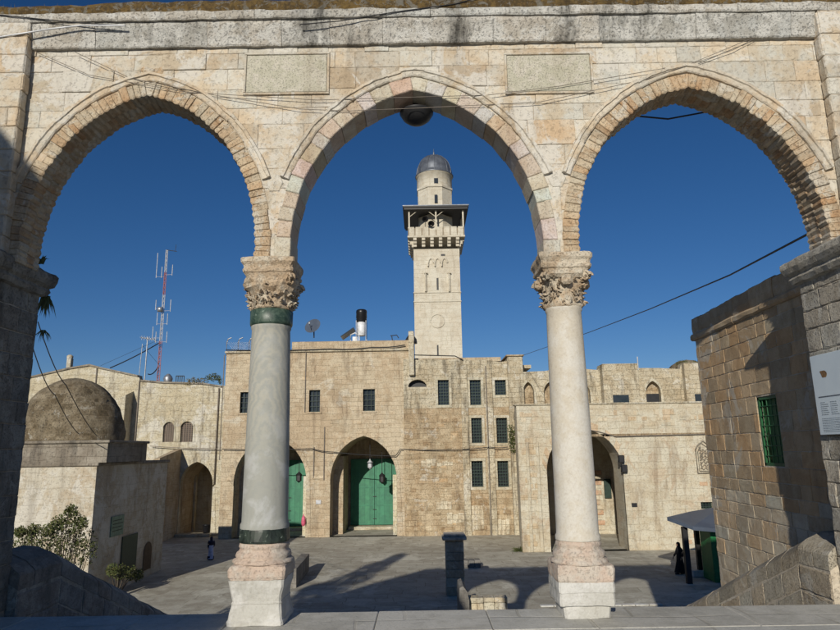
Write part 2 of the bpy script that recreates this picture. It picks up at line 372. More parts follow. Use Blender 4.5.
# core
core = MB()
outer = [(LX, SP)]
for cx, w in arcs:
    cv = arch_curve(cx, w + .02, 40)
    outer += [(p.x, p.y + .012) for p, n in cv]
outer += [(RX, SP), (RX, 6.5), (LX, 6.5)]
cl = [outer[0]]
for p in outer[1:]:
    if (Vector(p) - Vector(cl[-1])).length > 1e-4: cl.append(p)
core.plate(cl, [], aF, -(YB - YF) + .02, -.004)
core.box((LX, YF + .03, G), (-4.75, YB + .2, SP)); core.box((4.95, YF + .03, 0), (RX, YB + .2, SP))
core.add([(LX, 6.55, G), (LX, 7.15, G), (LX, 7.15, 6.5), (LX, 6.55, 6.5), (-10.8, 6.55, G), (-10.8, 7.15, G), (-10.8, 7.15, 3.2), (-10.8, 6.55, 3.2)], [(3, 2, 6, 7), (0, 3, 7, 4), (1, 5, 6, 2), (4, 7, 6, 5)])
core.build('wall_core', M['mortar'], arcade)
# ashlar facing
RING = .172
def mid_curve(cx, w):
    return [(p + n * (RING * .5)) for p, n in arch_curve(cx, w, 60)]
mids = [mid_curve(cx, w) for cx, w in arcs]
def low(x):
    """height of the ring's middle line above x (0 when outside every arch)"""
    r = 0
    for (cx, w), mc in zip(arcs, mids):
        for a, b in zip(mc, mc[1:]):
            if min(a.x, b.x) <= x <= max(a.x, b.x) and abs(b.x - a.x) > 1e-9:
                r = max(r, a.y + (b.y - a.y) * (x - a.x) / (b.x - a.x))
    return r
face = MB()
z = SP
while z < 6.2:
    h = random.choice([.2, .235, .26, .3]); h = min(h, 6.23 - z)
    if h < .06: break
    x = -5.6 + random.uniform(0, .3)
    while x < 5.6:
        w = random.uniform(.22, .62); x1 = x + w; ns = 14
        seg = []
        for i in range(ns + 1):
            xx = x + .002 + (w - .004) * i / ns; seg.append((xx, max(z + .002, low(xx))))
        run = []
        def flush(run):
            if len(run) >= 2 and run[-1][0] - run[0][0] > .03:
                poly = run + [(run[-1][0], z + h - .002), (run[0][0], z + h - .002)]
                q = [poly[0]]
                for p in poly[1:]:
                    if (Vector(p) - Vector(q[-1])).length > .002: q.append(p)
                lo = min(p[1] for p in q)
                if z + h - lo > .03:
                    simp = [q[0]]
                    for i in range(1, len(q) - 1):
                        a, b, c = Vector(simp[-1]), Vector(q[i]), Vector(q[i + 1])
                        if abs((b - a).cross(c - b)) > 1e-6: simp.append(q[i])
                    simp.append(q[-1])
                    warm = .03 if z < 5.2 else -.01
                    t = tv(.11, warm * random.random() * 2)
                    if random.random() < .07: t = (t[0] * .93, t[1] * .86, t[2] * .79)
                    if random.random() < .12: t = (1.12, 1.14, 1.16)
                    face.block(simp, aF, -.05, random.uniform(.001, .008) + (.010 if random.random() < .12 else 0), .004, t, rough=.014)
        for p in seg:
            if p[1] < z + h - .006: run.append(p)
            else: flush(run); run = []
        flush(run)
        x = x1
    z += h
face.build('ashlar_facing', M['arc'], arcade, noiseamp=.004)
# voussoirs
def wedge(mb, p0, n0, p1, n1, r0, r1, ya, yb, ch, tint, bulge=0):
    """wedge stone between two boundaries, radial r0..r1, from y=ya (front) to yb"""
    q = [p0 + n0 * r0, p1 + n1 * r0, p1 + n1 * r1, p0 + n0 * r1]
    c = sum(q, Vector((0, 0))) / 4
    ins = [p + (c - p).normalized() * ch * 1.3 for p in q]
    pm = [(q[0] + q[1]) / 2 - (n0 + n1).normalized() * bulge]      # gadroon bulge towards the opening
    f = []
    def ring(poly, y): return [Vector((p.x, y, p.y)) for p in poly]
    Q = [q[0], pm[0], q[1], q[2], q[3]]
    I = [ins[0], (ins[0] + ins[1]) / 2 - (n0 + n1).normalized() * bulge * .8, ins[1], ins[2], ins[3]]
    mb.loft([ring(I, ya), ring(Q, ya + ch), ring(Q, yb)], tint, False, True)
for k, (cx, w) in enumerate(arcs):
    cv = arch_curve(cx, w, 60); mb = MB()
    tot = sum((b[0] - a[0]).length for a, b in zip(cv, cv[1:]))
    if k == 1:
        wd = [random.uniform(.13, .24) for _ in range(int(tot / .185))]
        bd = resample(cv, wd); pal = [(1.0, .80, .69), (1.05, 1.06, 1.08), (1.06, 1.0, .90), (.93, .98, 1.0), (1.0, .88, .77), (1.04, .99, .92)]
        last = None
        for i, (a, b) in enumerate(zip(bd, bd[1:])):
            c = random.choice([p for p in pal if p is not last]); last = c
            t = tuple(x * random.uniform(.94, 1.06) for x in c)
            g = (b[0] - a[0]) * .012
            wedge(mb, a[0] + g, a[1], b[0] - g, b[1], random.uniform(-.008, .008), RING + random.uniform(-.02, .008), YF - .012 - random.uniform(0, .012), YB + .01, .009, t)
    else:
        for row in range(3):                      # three staggered rows through the thickness give the toothed soffit
            wd = [random.uniform(.055, .095) for _ in range(int(tot / .075))]
            if row: wd = [wd[0] * .5] + wd[1:]
            bd = resample(cv, wd); ya = YF - .01 + row * .15; yb = YF + .15 * (row + 1) - .008
            if row == 2: yb = YB + .02
            for i, (a, b) in enumerate(zip(bd, bd[1:])):
                g = (b[0] - a[0]) * .012; t = tv(.10, random.choice([0, .02, .05]))
                if random.random() < .12: t = (t[0] * .9, t[1] * .78, t[2] * .68)
                wedge(mb, a[0] + g, a[1], b[0] - g, b[1], random.uniform(-.006, .006) + row * .003, RING - .004 + random.uniform(-.012, .006),
                      ya - (random.uniform(0, .02) if row == 0 else 0), yb, .009, t, bulge=.014)
    ao = mb.build('arch_ring', M['mvous'] if k == 1 else M['vous'], arcade, noiseamp=.005)
    # hood moulding
    hd = MB()
    sec = [(.0, -.03), (.004, .006), (.016, .016), (.06, .020), (.068, .036), (.10, .034), (.108, .0), (.104, -.03)]
    c2 = [p for p in cv if p[0].y > 4.44]
    n = len(c2)
    cuts = sorted(random.sample(range(4, n - 4), 9)); st = 0
    for ct in cuts + [n]:
        seg = c2[st:ct]; st = ct - 1
        if len(seg) < 2: continue
        j = random.uniform(-.006, .006)
        rings = [[Vector(((p + nn * (RING - .005 + s[0] + j)).x, YF - .02 - s[1], (p + nn * (RING - .005 + s[0] + j)).y)) for s in sec] for p, nn in seg]
        hd.loft(rings, tv(.08, .02), False, True)
    hd.build('hood_moulding', M['arc'], ao, noiseamp=.011)
for (lx, ly) in ((155, 70), (417, 68), (688, 68)):
    q = W(lx, ly, YF); mb = MB()
    for i in range(9):
        u, v = q.x + random.uniform(-.13, .13), q.z + random.uniform(-.05, .0); r = random.uniform(.025, .045)
        mb.lathe((u, YF + .002, v), [(-r, .01), (-r * .6, r * .8), (0, r), (r * .6, r * .8), (r, .01)], 9, tv(.12, .03), True, True, 1.3, .6, random.random())
    mb.build('eroded_boss', M['vous'], arcade, noiseamp=.03)
# springer consoles between the hoods above each column
for cx in (-1.58, 1.53):
    cs = MB()
    cs.block([(cx - .055, 4.40), (cx + .055, 4.40), (cx + .10, 4.50), (cx + .06, 4.60), (cx - .06, 4.60), (cx - .10, 4.50)], aF, -.05, .014, .010, tv(.03))
    cs.block([(cx - .03, SP + .01), (cx + .03, SP + .01), (cx + .03, 4.39), (cx - .03, 4.39)], aF, -.05, .008, .006, tv(.1))
    cs.build('springer_stone', M['arc'], arcade, noiseamp=.01)
# marble tablets
for (a, b, c, d) in ((247, 56, 327, 93), (507, 56, 590, 92)):
    x0, x1, z0, z1 = rect(a, b, c, d, YF)
    p = MB(); p.block([(x0, z0), (x1, z0), (x1, z1), (x0, z1)], aF, -.03, .022, .006)
    po = p.build('marble_tablet', M['panel'], arcade)
    fr = MB()
    for q in ((x0 - .03, z0 - .03, x1 + .03, z0 - .004), (x0 - .03, z1 + .004, x1 + .03, z1 + .03), (x0 - .03, z0 - .002, x0 - .004, z1 + .002), (x1 + .004, z0 - .002, x1 + .03, z1 + .002)):
        fr.block([(q[0], q[1]), (q[2], q[1]), (q[2], q[3]), (q[0], q[3])], aF, -.03, .03, .005)
    fr.build('tablet_frame', M['arc'], po, noiseamp=.006)
# cornice: lower moulding between the buttresses, upper band the whole width
cn = MB()
def cornice_run(mb, x0, x1, sec, lens, y0):
    x = x0
    while x < x1 - .01:
        w = min(random.uniform(*lens), x1 - x); j = random.uniform(-.006, .006); e = .0025; t = tv(.09)
        ns = max(3, int(w / .06)); rings = []
        for i in range(ns + 1):
            xx = x + e + (w - 2 * e) * i / ns
            rings.append([Vector((xx, y0 - s[0] - j + .006 * noise.noise(Vector((xx * 6, s[1] * 9, s[0] * 9))), s[1] + .01 * noise.noise(Vector((xx * 4, s[1] * 5, 3))) )) for s in sec])
        mb.loft(rings, t, False, True); x += w
cornice_run(cn, -4.42, 4.60, [(-.05, 6.175), (.045, 6.175), (.055, 6.19), (.055, 6.235), (.075, 6.33), (.10, 6.42), (.10, 6.465), (-.05, 6.465)], (.5, 1.3), YF)
cornice_run(cn, LX, RX, [(-.05, 6.47), (.125, 6.47), (.135, 6.49), (.135, 6.56), (.12, 6.585), (-.40, 6.59), (-.40, 6.47)], (.5, 1.6), YF)
cn.build('cornice', M['corn'], arcade, noiseamp=.006)
# lichen crusted capping
ms = MB(); rings = []
nx = 260
for i in range(nx + 1):
    x = -7.3 + 14.6 * i / nx; r = []
    for (yy, zz) in ((6.475, 6.56), (6.462, 6.60), (6.470, 6.66), (6.49, 6.72), (6.56, 6.77), (6.66, 6.80), (6.78, 6.81), (6.92, 6.77), (7.0, 6.60)):
        k = noise.noise(Vector((x * 3, yy * 6, zz * 4))) * .03 + noise.noise(Vector((x * 11, yy * 11, 4))) * .016
        if zz > 6.61: zz += k - .055 * max(0, min(1, (-3.3 - x) / .8)) * (zz - 6.6) / .2
        yy += noise.noise(Vector((x * 7, zz * 20, 9))) * .02
        r.append(Vector((x, yy + k * .5, zz)))
    rings.append(r)
ms.loft(rings, (1, 1, 1), True, True)
mo = ms.build('lichen_capping', M['moss'], arcade)
# dry grass tufts: stuff of the capping
gr = MB()
for i in range(1500):
    x = random.uniform(-5, 5); y = random.uniform(6.5, 6.9); zb = 6.70 + (y - 6.5) * .28
    h = random.uniform(.015, .05); a = random.uniform(0, 2 * PI); dx = math.cos(a) * .004; dy = math.sin(a) * .004; l = random.uniform(-.02, .02)
    gr.add([(x - dx, y - dy, zb - .03), (x + dx, y + dy, zb - .03), (x + l, y + l * .5, zb + h)], [(0, 1, 2)], tv(.3))
tag(gr.build('dry_grass', M['leafdry'], mo), kind='stuff')
# buttresses (project in front of the frieze at both ends) and piers
def butt(x0, x1, yfr, z0, z1, mb, faces, hr=(.2, .3), wr=(.3, .55)):
    """facing blocks on a buttress: front and one side"""
    z = z0
    while z < z1 - .03:
        h = min(random.uniform(*hr), z1 - z)
        for fc in faces:
            if fc[0] == 'F':
                a, b, to = x0, x1, (lambda u, v, d: Vector((u, yfr - d, v)))
            else:
                a, b = fc[1], fc[2]; xs = fc[3]; sg = fc[4]; to = (lambda u, v, d, xs=xs, sg=sg: Vector((xs + sg * d, u, v)))
            u = a
            while u < b - .02:
                w = min(random.uniform(*wr), b - u)
                if b - u - w < .1: w = b - u
                mb.block([(u + .004, z + .004), (u + w - .004, z + .004), (u + w - .004, z + h - .004), (u + .004, z + h - .004)], to, -.04, random.uniform(.0, .012), .008, tv(.12, .01), rough=.016)
                u += w
        z += h
for sx in (-1, 1):
    XI = -4.42 if sx < 0 else 4.60
    ub = MB(); a, b = (XI - 1.6, XI) if sx < 0 else (XI, XI + 1.6)
    ub.box((a + .01, YF - .125, SP + .02), (b - .01, YF - .02, 6.46))
    ubf = MB(); butt(a, b, YF - .13, SP + .02, 6.465, ubf, [('F',), ('S', YF - .13, YF - .01, XI, -sx)], wr=(.35, .7))
    o1 = ubf.build('buttress', M['arc'], arcade, noiseamp=.005); ub.build('buttress_core', M['mortar'], o1)
    # pier
    XP = 4.46 * sx
    pc = MB(); pf = MB()
    a, b = (XP - 1.5, XP) if sx < 0 else (XP, XP + 1.5)
    pc.box((min(a, b) + .006, 6.006, G if sx < 0 else 0.0), (max(a, b) - .006, 7.294, 3.42))
    butt(a, b, 6.0, 0, 3.44, pf, [('F',), ('S', 6.0, 7.30, XP, -sx)], hr=(.2, .27), wr=(.3, .6))
    # far face of the pier
    z = 0
    while z < 3.4:
        h = min(random.uniform(.2, .27), 3.44 - z); u = a
        while u < b - .02:
            w = min(random.uniform(.3, .5), b - u)
            pf.block([(u + .004, z + .004), (u + w - .004, z + .004), (u + w - .004, z + h - .004), (u + .004, z + h - .004)], (lambda u_, v_, d_: Vector((u_, 7.30 + d_, v_))), -.04, random.uniform(0, .01), .01, tv(.12))
            u += w
        z += h
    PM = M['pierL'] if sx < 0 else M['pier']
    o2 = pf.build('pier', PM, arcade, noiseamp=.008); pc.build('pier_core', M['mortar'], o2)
    # impost moulding
    im = MB(); rings = []
    for zz, pr in ((3.42, -.01), (3.44, .05), (3.49, .075), (3.53, .06), (3.56, .10), (3.62, .125), (3.68, .125), (3.71, .10), (3.715, -.05)):
        x0 = min(a, b) - pr; x1 = max(a, b) + pr; n = 14
        y0, y1 = 6.0 - pr, 7.30 + pr
        ring = [Vector((x0 + (x1 - x0) * i / n, y0, zz)) for i in range(n)] + [Vector((x1, y0 + (y1 - y0) * i / n, zz)) for i in range(n)] + \
               [Vector((x1 - (x1 - x0) * i / n, y1, zz)) for i in range(n)] + [Vector((x0, y1 - (y1 - y0) * i / n, zz)) for i in range(n)]
        rings.append(ring)
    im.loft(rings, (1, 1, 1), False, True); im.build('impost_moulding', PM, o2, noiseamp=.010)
# columns
def sq_loft(mb, c, prof, n=10, tint=(1, 1, 1), ch=.02):
    rings = []
    for z, h in prof:
        r = []
        for (ax, ay, bx, by) in ((-1, -1, 1, -1), (1, -1, 1, 1), (1, 1, -1, 1), (-1, 1, -1, -1)):
            for i in range(n):
                f = ch / h + (1 - 2 * ch / h) * i / (n - 1) * 1.0
                x = ax + (bx - ax) * (ch / (2 * h) + (1 - ch / h) * i / (n - 1)); y = ay + (by - ay) * (ch / (2 * h) + (1 - ch / h) * i / (n - 1))
                r.append(Vector((c[0] + x * h, c[1] + y * h, c[2] + z)))
        rings.append(r)
    mb.loft(rings, tint, False, True)
def leaf(mb, c, ang, r0, z0, h, wd, out, curl, tint):
    """acanthus leaf: curved lobed tongue leaning out at the tip"""
    n, m = 9, 7; rings = []
    er = Vector((math.cos(ang), math.sin(ang), 0)); et = Vector((-math.sin(ang), math.cos(ang), 0))
    for i in range(n + 1):
        t = i / n; lean = out * t ** 2.2; zz = h * math.sin(min(1, t * 1.15) * PI / 2) - (curl * max(0, t - .8) / .2) * .5
        wv = wd * (1 - .25 * t - .75 * max(0, t - .8) * 3.5 * .8) * (1 + .22 * abs(math.sin(t * PI * 3.5)))
        wv = max(wv, .004); r = []
        for j in range(m):
            s = -1 + 2 * j / (m - 1); mid = .013 * math.exp(-(s * 3) ** 2) - .02 * abs(s) + .006 * math.cos(s * 9)
            a2 = s * wv / (r0 + lean); p = Vector((c[0], c[1], c[2])) + (er * math.cos(a2) + et * math.sin(a2)) * (r0 + lean + mid)
            p.z += z0 + zz - .25 * wv * abs(s) * t; r.append(p)
        rings.append(r)
    mb.loft(rings, tint, True, False, closed=False)
    back = [[p - er * .022 for p in r] for r in rings]; mb.loft(back, tint, True, False, closed=False)
def volute(mb, c, ang, r, z, rad, tint):
    er = Vector((math.cos(ang), math.sin(ang), 0)); et = Vector((-math.sin(ang), math.cos(ang), 0))
    for s in (-1, 1):
        pts = []; rr = []
        for i in range(30):
            t = i / 29; a = t * 2 * PI * 1.4; q = rad * (1 - .8 * t)
            pts.append(Vector(c) + er * (r + math.cos(a) * q) + Vector((0, 0, z + math.sin(a) * q)) + et * s * .022); rr.append(.018 * (1 - .45 * t))
        mb.tube(pts, rr, 6, tint)
    mb.tube([Vector(c) + er * (r - .16) + Vector((0, 0, z - .02)), Vector(c) + er * (r - .05) + Vector((0, 0, z + rad * .6)), Vector(c) + er * r + Vector((0, 0, z))], [.02, .04, rad * .8], 8, tint)
def column(side):
    L_ = side < 0
    c = Vector((-1.61, 6.8, 0)) if L_ else Vector((1.56, 6.8, 0))
    rb, rt = (.232, .202) if L_ else (.212, .186)
    z0, z1 = (.853, 2.93) if L_ else (.695, 3.075)
    sh = MB(); pr = [(z0 + (z1 - z0) * t, rb + (rt - rb) * (t ** 1.3)) for t in [i / 16 for i in range(17)]]
    pr = [(z0, rb + .012), (z0 + .04, rb + .012), (z0 + .06, rb)] + pr[1:-1] + [(z1 - .05, rt), (z1 - .03, rt + .01), (z1, rt + .01)]
    sh.lathe(c, pr, 64, jit=.003)
    o = sh.build('column', M['marbleL'] if L_ else M['shaftR'], arcade)
    if L_:
        r = MB(); r.lathe(c, [(2.925, rt + .01), (2.93, rt + .018), (2.95, rt + .024), (3.085, rt + .026), (3.095, rt + .01)], 56, jit=.006); r.build('green_collar', M['serp'], o)
        r = MB(); r.lathe(c, [(.722, .22), (.727, .250), (.745, .253), (.835, .247), (.856, .244), (.86, .2)], 40, smooth=False, jit=.008); r.build('green_base_ring', M['serpd'], o)
    zc0 = 3.095 if L_ else 3.065; k = (3.47 - zc0)
    cp = MB()
    rings = []; n = 56
    for t, r, sqn in ((0, rt + .005, 0), (.06, rt + .03, 0), (.1, rt + .012, 0), (.25, rt + .012, 0), (.5, rt + .02, .1), (.7, rt + .035, .35), (.88, rt + .055, .65), (1.0, rt + .065, .9)):
        ring = []
        for j in range(n):
            a = 2 * PI * j / n; s = max(abs(math.cos(a)), abs(math.sin(a)))
            rr = r * (1 + sqn * (1 / s - 1)); ring.append(Vector((c.x + rr * math.cos(a), c.y + rr * math.sin(a), zc0 + t * k)))
        rings.append(ring)
    cp.loft(rings, (1, 1, 1), True, True)
    for i in range(8): leaf(cp, c, 2 * PI * i / 8 + PI / 8, rt + .005, zc0 + .015, k * .40, .075, .055, .05, tv(.1))
    for i in range(8): leaf(cp, c, 2 * PI * i / 8, rt + .012, zc0 + k * .18, k * .56, .075, .085, .06, tv(.1))
    if not L_:
        for i in range(4): volute(cp, c, PI / 4 + i * PI / 2, rt + .125, zc0 + k * .78, .055, tv(.1))
    for i in range(90):                            # drilled acanthus detail
        a = random.uniform(0, 2 * PI); zz = zc0 + k * random.uniform(.03, .42 if L_ else .75); r0 = rt + .02 + .07 * (zz - zc0) / k
        p0 = Vector((c.x + r0 * math.cos(a), c.y + r0 * math.sin(a), zz)); e1 = random.uniform(.02, .05); a2 = a + random.uniform(-.12, .12)
        cp.tube([p0, Vector((c.x + (r0 + .02) * math.cos(a2), c.y + (r0 + .02) * math.sin(a2), zz + e1)), Vector((c.x + (r0 + .045) * math.cos(a2), c.y + (r0 + .045) * math.sin(a2), zz + e1 * .9))], [.012, .014, .006], 5, tv(.15))
    if L_:   # worn, nearly solid upper drum of the left capital
        q0 = len(cp.v)
        sq_loft(cp, c, [(3.20, .17), (3.22, .195), (3.25, .225), (3.28, .246), (3.32, .262), (3.36, .268), (3.40, .268), (3.43, .262), (3.455, .252), (3.475, .248)], 26, tv(.04), .10)
        for i in range(q0, len(cp.v)):
            v_ = cp.v[i]; d_ = (v_ - c); d_.z = 0; cp.v[i] = v_ + d_.normalized() * (.045 * noise.noise(v_ * 13) - .03 * max(0, noise.noise(v_ * 24 + Vector((5, 0, 0)))))
        for i in (0, 3): volute(cp, c, PI / 4 + i * PI / 2 - PI / 2 * 0, rt + .13, 3.39, .06, tv(.1))
    else:
        for i in range(4):
            a = i * PI / 2; M4 = Matrix.Translation(c) @ Matrix.Rotation(a, 4, 'Z')
            cp.box((-.06, -.30, zc0 + k * .55), (.05, -.2, zc0 + k * .82), tv(.05), .025, M4)
            cp.box((-.19, -.26, zc0 + k * .76), (.19, -.15, zc0 + k * .98), tv(.05), .03, M4)
    cp.build('capital', M['cap'], o, noiseamp=.018)
    ab = MB(); zt = SP - .004
    sq_loft(ab, c, [(3.468, .25), (3.48, .268), (3.51, .270), (3.53, .258), (3.555, .264), (3.59, .284), (zt - .01, .286), (zt, .277)], 10)
    ab.build('abacus', M['cap'], o, noiseamp=.012)
    bs = MB(); zb = z0 - .13 if L_ else z0
    zl = .535 if L_ else .485; H = zb - zl
    bs.lathe(c, [(zb, rb + .0), (zb - H * .08, rb + .012), (zb - H * .2, rb + .018), (zb - H * .28, rb + .005), (zb - H * .42, rb + .012), (zb - H * .5, rb + .035), (zb - H * .68, rb + .045), (zb - H * .78, rb + .03), (zb - H * .84, rb + .06), (zl + .005, rb + .075), (zl, rb + .07)][::-1], 56, jit=.008)
    bs.build('moulded_base', M['pink'], o, noiseamp=.006)
    b1 = MB()
    zk = .40 if L_ else .33
    if L_: sq_loft(b1, c + Vector((0, -.02, 0)), [(zk, .258), (zk + .03, .270), (zl - .04, .272), (zl - .01, .262), (zl, .245)])
    else: sq_loft(b1, c, [(zk, .268), (zk + .02, .274), (zl - .03, .272), (zl, .262)])
    b1.build('pink_block', M['pink'], o, noiseamp=.012)
    b2 = MB()
    if L_: sq_loft(b2, c + Vector((0, -.03, 0)), [(.0, .272), (.035, .272), (.05, .262), (.11, .252), (.18, .236), (.185, .24), (.197, .24), (.207, .234), (.27, .244), (.34, .260), (zk, .264)])
    else: sq_loft(b2, c, [(.0, .222), (.115, .225), (.12, .262), (.15, .267), (.235, .265), (.24, .270), (.28, .272), (zk, .268)])
    b2.build('marble_plinth', M['marbW'], o, noiseamp=.009)
column(-1); column(1)
# ================================================================== GROUND
def sheet(name, x0, x1, y0, y1, z, mat, nx=1, ny=1, amp=0):
    mb = MB(); vs = []
    for j in range(ny + 1):
        for i in range(nx + 1):
            x = x0 + (x1 - x0) * i / nx; y = y0 + (y1 - y0) * j / ny; vs.append((x, y, z + (amp * noise.noise(Vector((x * .3, y * .3, 0))) if amp else 0)))
    mb.add(vs, [(j * (nx + 1) + i, j * (nx + 1) + i + 1, (j + 1) * (nx + 1) + i + 1, (j + 1) * (nx + 1) + i) for j in range(ny) for i in range(nx)], smooth=bool(amp))
    return tag(mb.build(name, mat), kind='structure')
sheet('court_ground', -600, 600, 7, 1500, G, M['plaza'])
pt = MB()
x = -40
while x < 40:                                  # paving slabs of the upper terrace, edge row in larger stones
    w = random.uniform(.9, 1.7) if -6 < x < 6 else 4.
    pt.box((x + .003, 6.25, -.22), (x + w - .003, 7.0, -.001 + random.uniform(-.003, .003)), tv(.1), .008); x += w
pt.box((-40, -40, G), (40, 6.24, -.004)); pt.box((-40, 6.24, G), (40, 6.93, -.05))
tag(pt.build('terrace', M['pave']), kind='structure')
stp = MB(); nst = 26; run = 10.6 / nst; ri = -G / nst
for i in range(nst - 1):
    stp.box((-4.40, 7.0 + i * run, G), (4.40, 7.0 + (i + 1) * run + .02, -(i + 1) * ri), tv(.06), .01)
tag(stp.build('stairs', M['pave']), kind='structure')
# pale kerb in the court and darker paving strip
kb = MB()
x = 1.8
a = WG(540, 606.5); b = WG(662, 605)
n = 9
for i in range(n):
    p = a.lerp(b, i / n); q = a.lerp(b, (i + 1) / n)
    kb.box((p.x + .01, p.y - .12, G), (q.x - .01, p.y + .12, G + .05), tv(.06), .015)
tag(kb.build('kerb', M['marbW']), kind='structure')
# ================================================================== STAIR PARAPETS
def parapet(sx, label):
    mb = MB(); cr = MB()
    Xi, Xo = 4.36 * sx, 4.84 * sx
    Yp = 7.9 if sx > 0 else 8.15; zp = .60 if sx > 0 else .53
    sl = .415
    path = [(7.31, zp), (Yp, zp)]
    y = Yp
    while y < 18.2: y += .55; path.append((y, zp - (y - Yp) * sl))
    def zt(y): return zp if y <= Yp else zp - (y - Yp) * sl
    # coping stones, rounded towards the stairs
    y = 7.31
    ys = [7.31, 7.6, Yp]
    while ys[-1] < 18.2: ys.append(ys[-1] + random.uniform(.35, .6))
    sec = [(Xo, 0), (Xo - sx * .16, -.01), (Xo - sx * .36, -.09), (Xi + sx * .02, -.17), (Xi, -.20), (Xi, -.35), (Xo, -.35)]
    for a, b in zip(ys, ys[1:]):
        j = random.uniform(-.012, .012)
        rings = [[Vector((s[0] - sx * 0, yy, zt(yy) + s[1] + j)) for s in sec] for yy in (a + .008, (a + b) / 2, b - .008)]
        mb.loft(rings, tv(.13, .02), False, True)
    # courses below follow the slope
    off = .37; 
    for cidx in range(4):
        h = random.uniform(.24, .32); y = 7.31 + random.uniform(0, .2)
        ylist = [7.31, Yp]
        while ylist[-1] < 18.2: ylist.append(ylist[-1] + random.uniform(.3, .62))
        for a, b in zip(ylist, ylist[1:]):
            to = lambda u, v, d: Vector((Xi - sx * d, u, v))
            mb.block([(a + .008, zt(a) - off - h + .009), (b - .008, zt(b) - off - h + .009), (b - .008, zt(b) - off - .007), (a + .008, zt(a) - off - .007)], to, -.05, random.uniform(-.002, .010), .008, tv(.18, .02), rough=.02)
        off += h
    ws = []
    vs = []; 
    for (yy) in (7.31, Yp, 18.2): vs += [(Xi + sx * .004, yy, G), (Xi + sx * .004, yy, zt(yy) - .34), (Xo - sx * .02, yy, zt(yy) - .06), (Xo - sx * .02, yy, G)]
    cr.add(vs, [(0, 1, 5, 4), (1, 2, 6, 5), (2, 3, 7, 6), (4, 5, 9, 8), (5, 6, 10, 9), (6, 7, 11, 10), (8, 9, 10, 11), (0, 3, 2, 1)])
    root = empty('stair_parapet', (Xi, 12, G), label, 'wall', 'parapets along the stairs')
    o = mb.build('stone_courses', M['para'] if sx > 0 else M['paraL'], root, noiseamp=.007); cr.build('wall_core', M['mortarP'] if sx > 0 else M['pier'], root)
parapet(-1, 'shaded stone stair parapet with sloping coping at lower left, bush behind it')
parapet(1, 'sunlit rounded stone stair parapet sloping down along the brown building at right')
# ================================================================== RIGHT BUILDING
rb_ = empty('stone_building', (5.4, 9.5, G), 'brown ashlar building close on the right with stepped top cornice and one green barred window', 'building')
def xw(y): return 4.86 + (y - 7.4) * .035
rw = MB()
to = lambda u, v, d: Vector((xw(u) - d, u, v))
wy0, wy1, wz0, wz1 = 8.93, 9.50, 1.30, 2.28
z = -1.6
while z < 3.46:
    h = random.uniform(.17, .27); h = min(h, 3.47 - z)
    if h < .05: break
    u = 7.3 + random.uniform(-.2, 0)
    while u < 11.52:
        w = random.uniform(.26, .58); e = min(u + w, 11.52)
        if 11.52 - e < .12: e = 11.52
        segs = [(u, e)]
        if z + h > wz0 and z < wz1:
            segs = []
            if u < wy0: segs.append((u, min(e, wy0)))
            if e > wy1: segs.append((max(u, wy1), e))
        t = tv(.17, .03)
        if random.random() < .12: t = (.96, 1.04, 1.12)
        if random.random() < .2: t = (1.12, .98, .84)
        for a, b in segs:
            if b - a > .04: rw.block([(a + .005, z + .005), (b - .005, z + .005), (b - .005, z + h - .005), (a + .005, z + h - .005)], to, -.05, random.uniform(-.001, .004), .004, tuple(q * f_ for q, f_ in zip(t, (1.05, 1.16, 1.32) if z < .7 + .5 * noise.noise(Vector((u * 1.5, z, 3))) else (1, 1, 1))), rough=.014)
        u = e
    z += h
# far end quoins (+Y face) and cornice
z = -1.6
rw.build('ashlar_facing', M['rwall'], rb_, noiseamp=.006)
rc = MB()
outer = [(7.2, G), (11.5, G), (11.5, 3.85), (7.2, 3.85)]; hole = [(wy0, wz0), (wy1, wz0), (wy1, wz1), (wy0, wz1)]
rc.plate(outer, [hole], lambda u, v, d: Vector((xw(u) + .005 + d, u, v)), 0, .4)
rc.box((5.0, 11.1, G), (12, 11.49, 3.84)); rc.box((5.45, 7.2, 3.4), (12, 11.45, 3.7)); rc.box((5.0, 7.2, G), (12, 7.5, 3.8)); rc.box((11.8, 7.5, G), (12, 11.1, 3.6))
rc.build('wall_core', M['mortarP'], rb_)
cc = MB()
def ycorn(sec, lens):
    y = 7.2
    while y < 11.58:
        w = min(random.uniform(*lens), 11.6 - y); j = random.uniform(-.008, .008); t = tv(.14, .02)
        ns = 4; rings = []
        for i in range(ns + 1):
            yy = y + .003 + (w - .006) * i / ns
            rings.append([Vector((xw(yy) - s[0] - j, yy, s[1] + .012 * noise.noise(Vector((yy * 5, s[1] * 4, 1))) + (j if s[1] > 3.7 else 0))) for s in sec])
        cc.loft(rings, t, False, True); y += w
ycorn([(-.3, 3.47), (.02, 3.47), (.045, 3.50), (.05, 3.555), (.03, 3.585), (-.3, 3.59)], (.5, 1.0))
ycorn([(-.35, 3.595), (.0, 3.595), (.01, 3.7), (.0, 3.87), (-.06, 3.90), (-.35, 3.90)], (.3, .8))
cc.build('cornice', M['rwall'], rb_, noiseamp=.012)
gw = MB()
xg = xw(9.2)
gw.box((xg + .02, wy0, wz0), (xg + .06, wy0 + .045, wz1)); gw.box((xg + .02, wy1 - .045, wz0), (xg + .06, wy1, wz1))
gw.box((xg + .02, wy0, wz0), (xg + .055, wy1, wz0 + .045)); gw.box((xg + .02, wy0, wz1 - .045), (xg + .055, wy1, wz1))
wo = gw.build('window', M['grilleG'], rb_)
gb = MB()
for i in range(1, 5): y = wy0 + (wy1 - wy0) * i / 5; gb.tube([(xg + .035, y, wz0), (xg + .035, y, wz1)], .008)
for i in range(1, 7): z = wz0 + (wz1 - wz0) * i / 7; gb.tube([(xg + .03, wy0, z), (xg + .03, wy1, z)], .008)
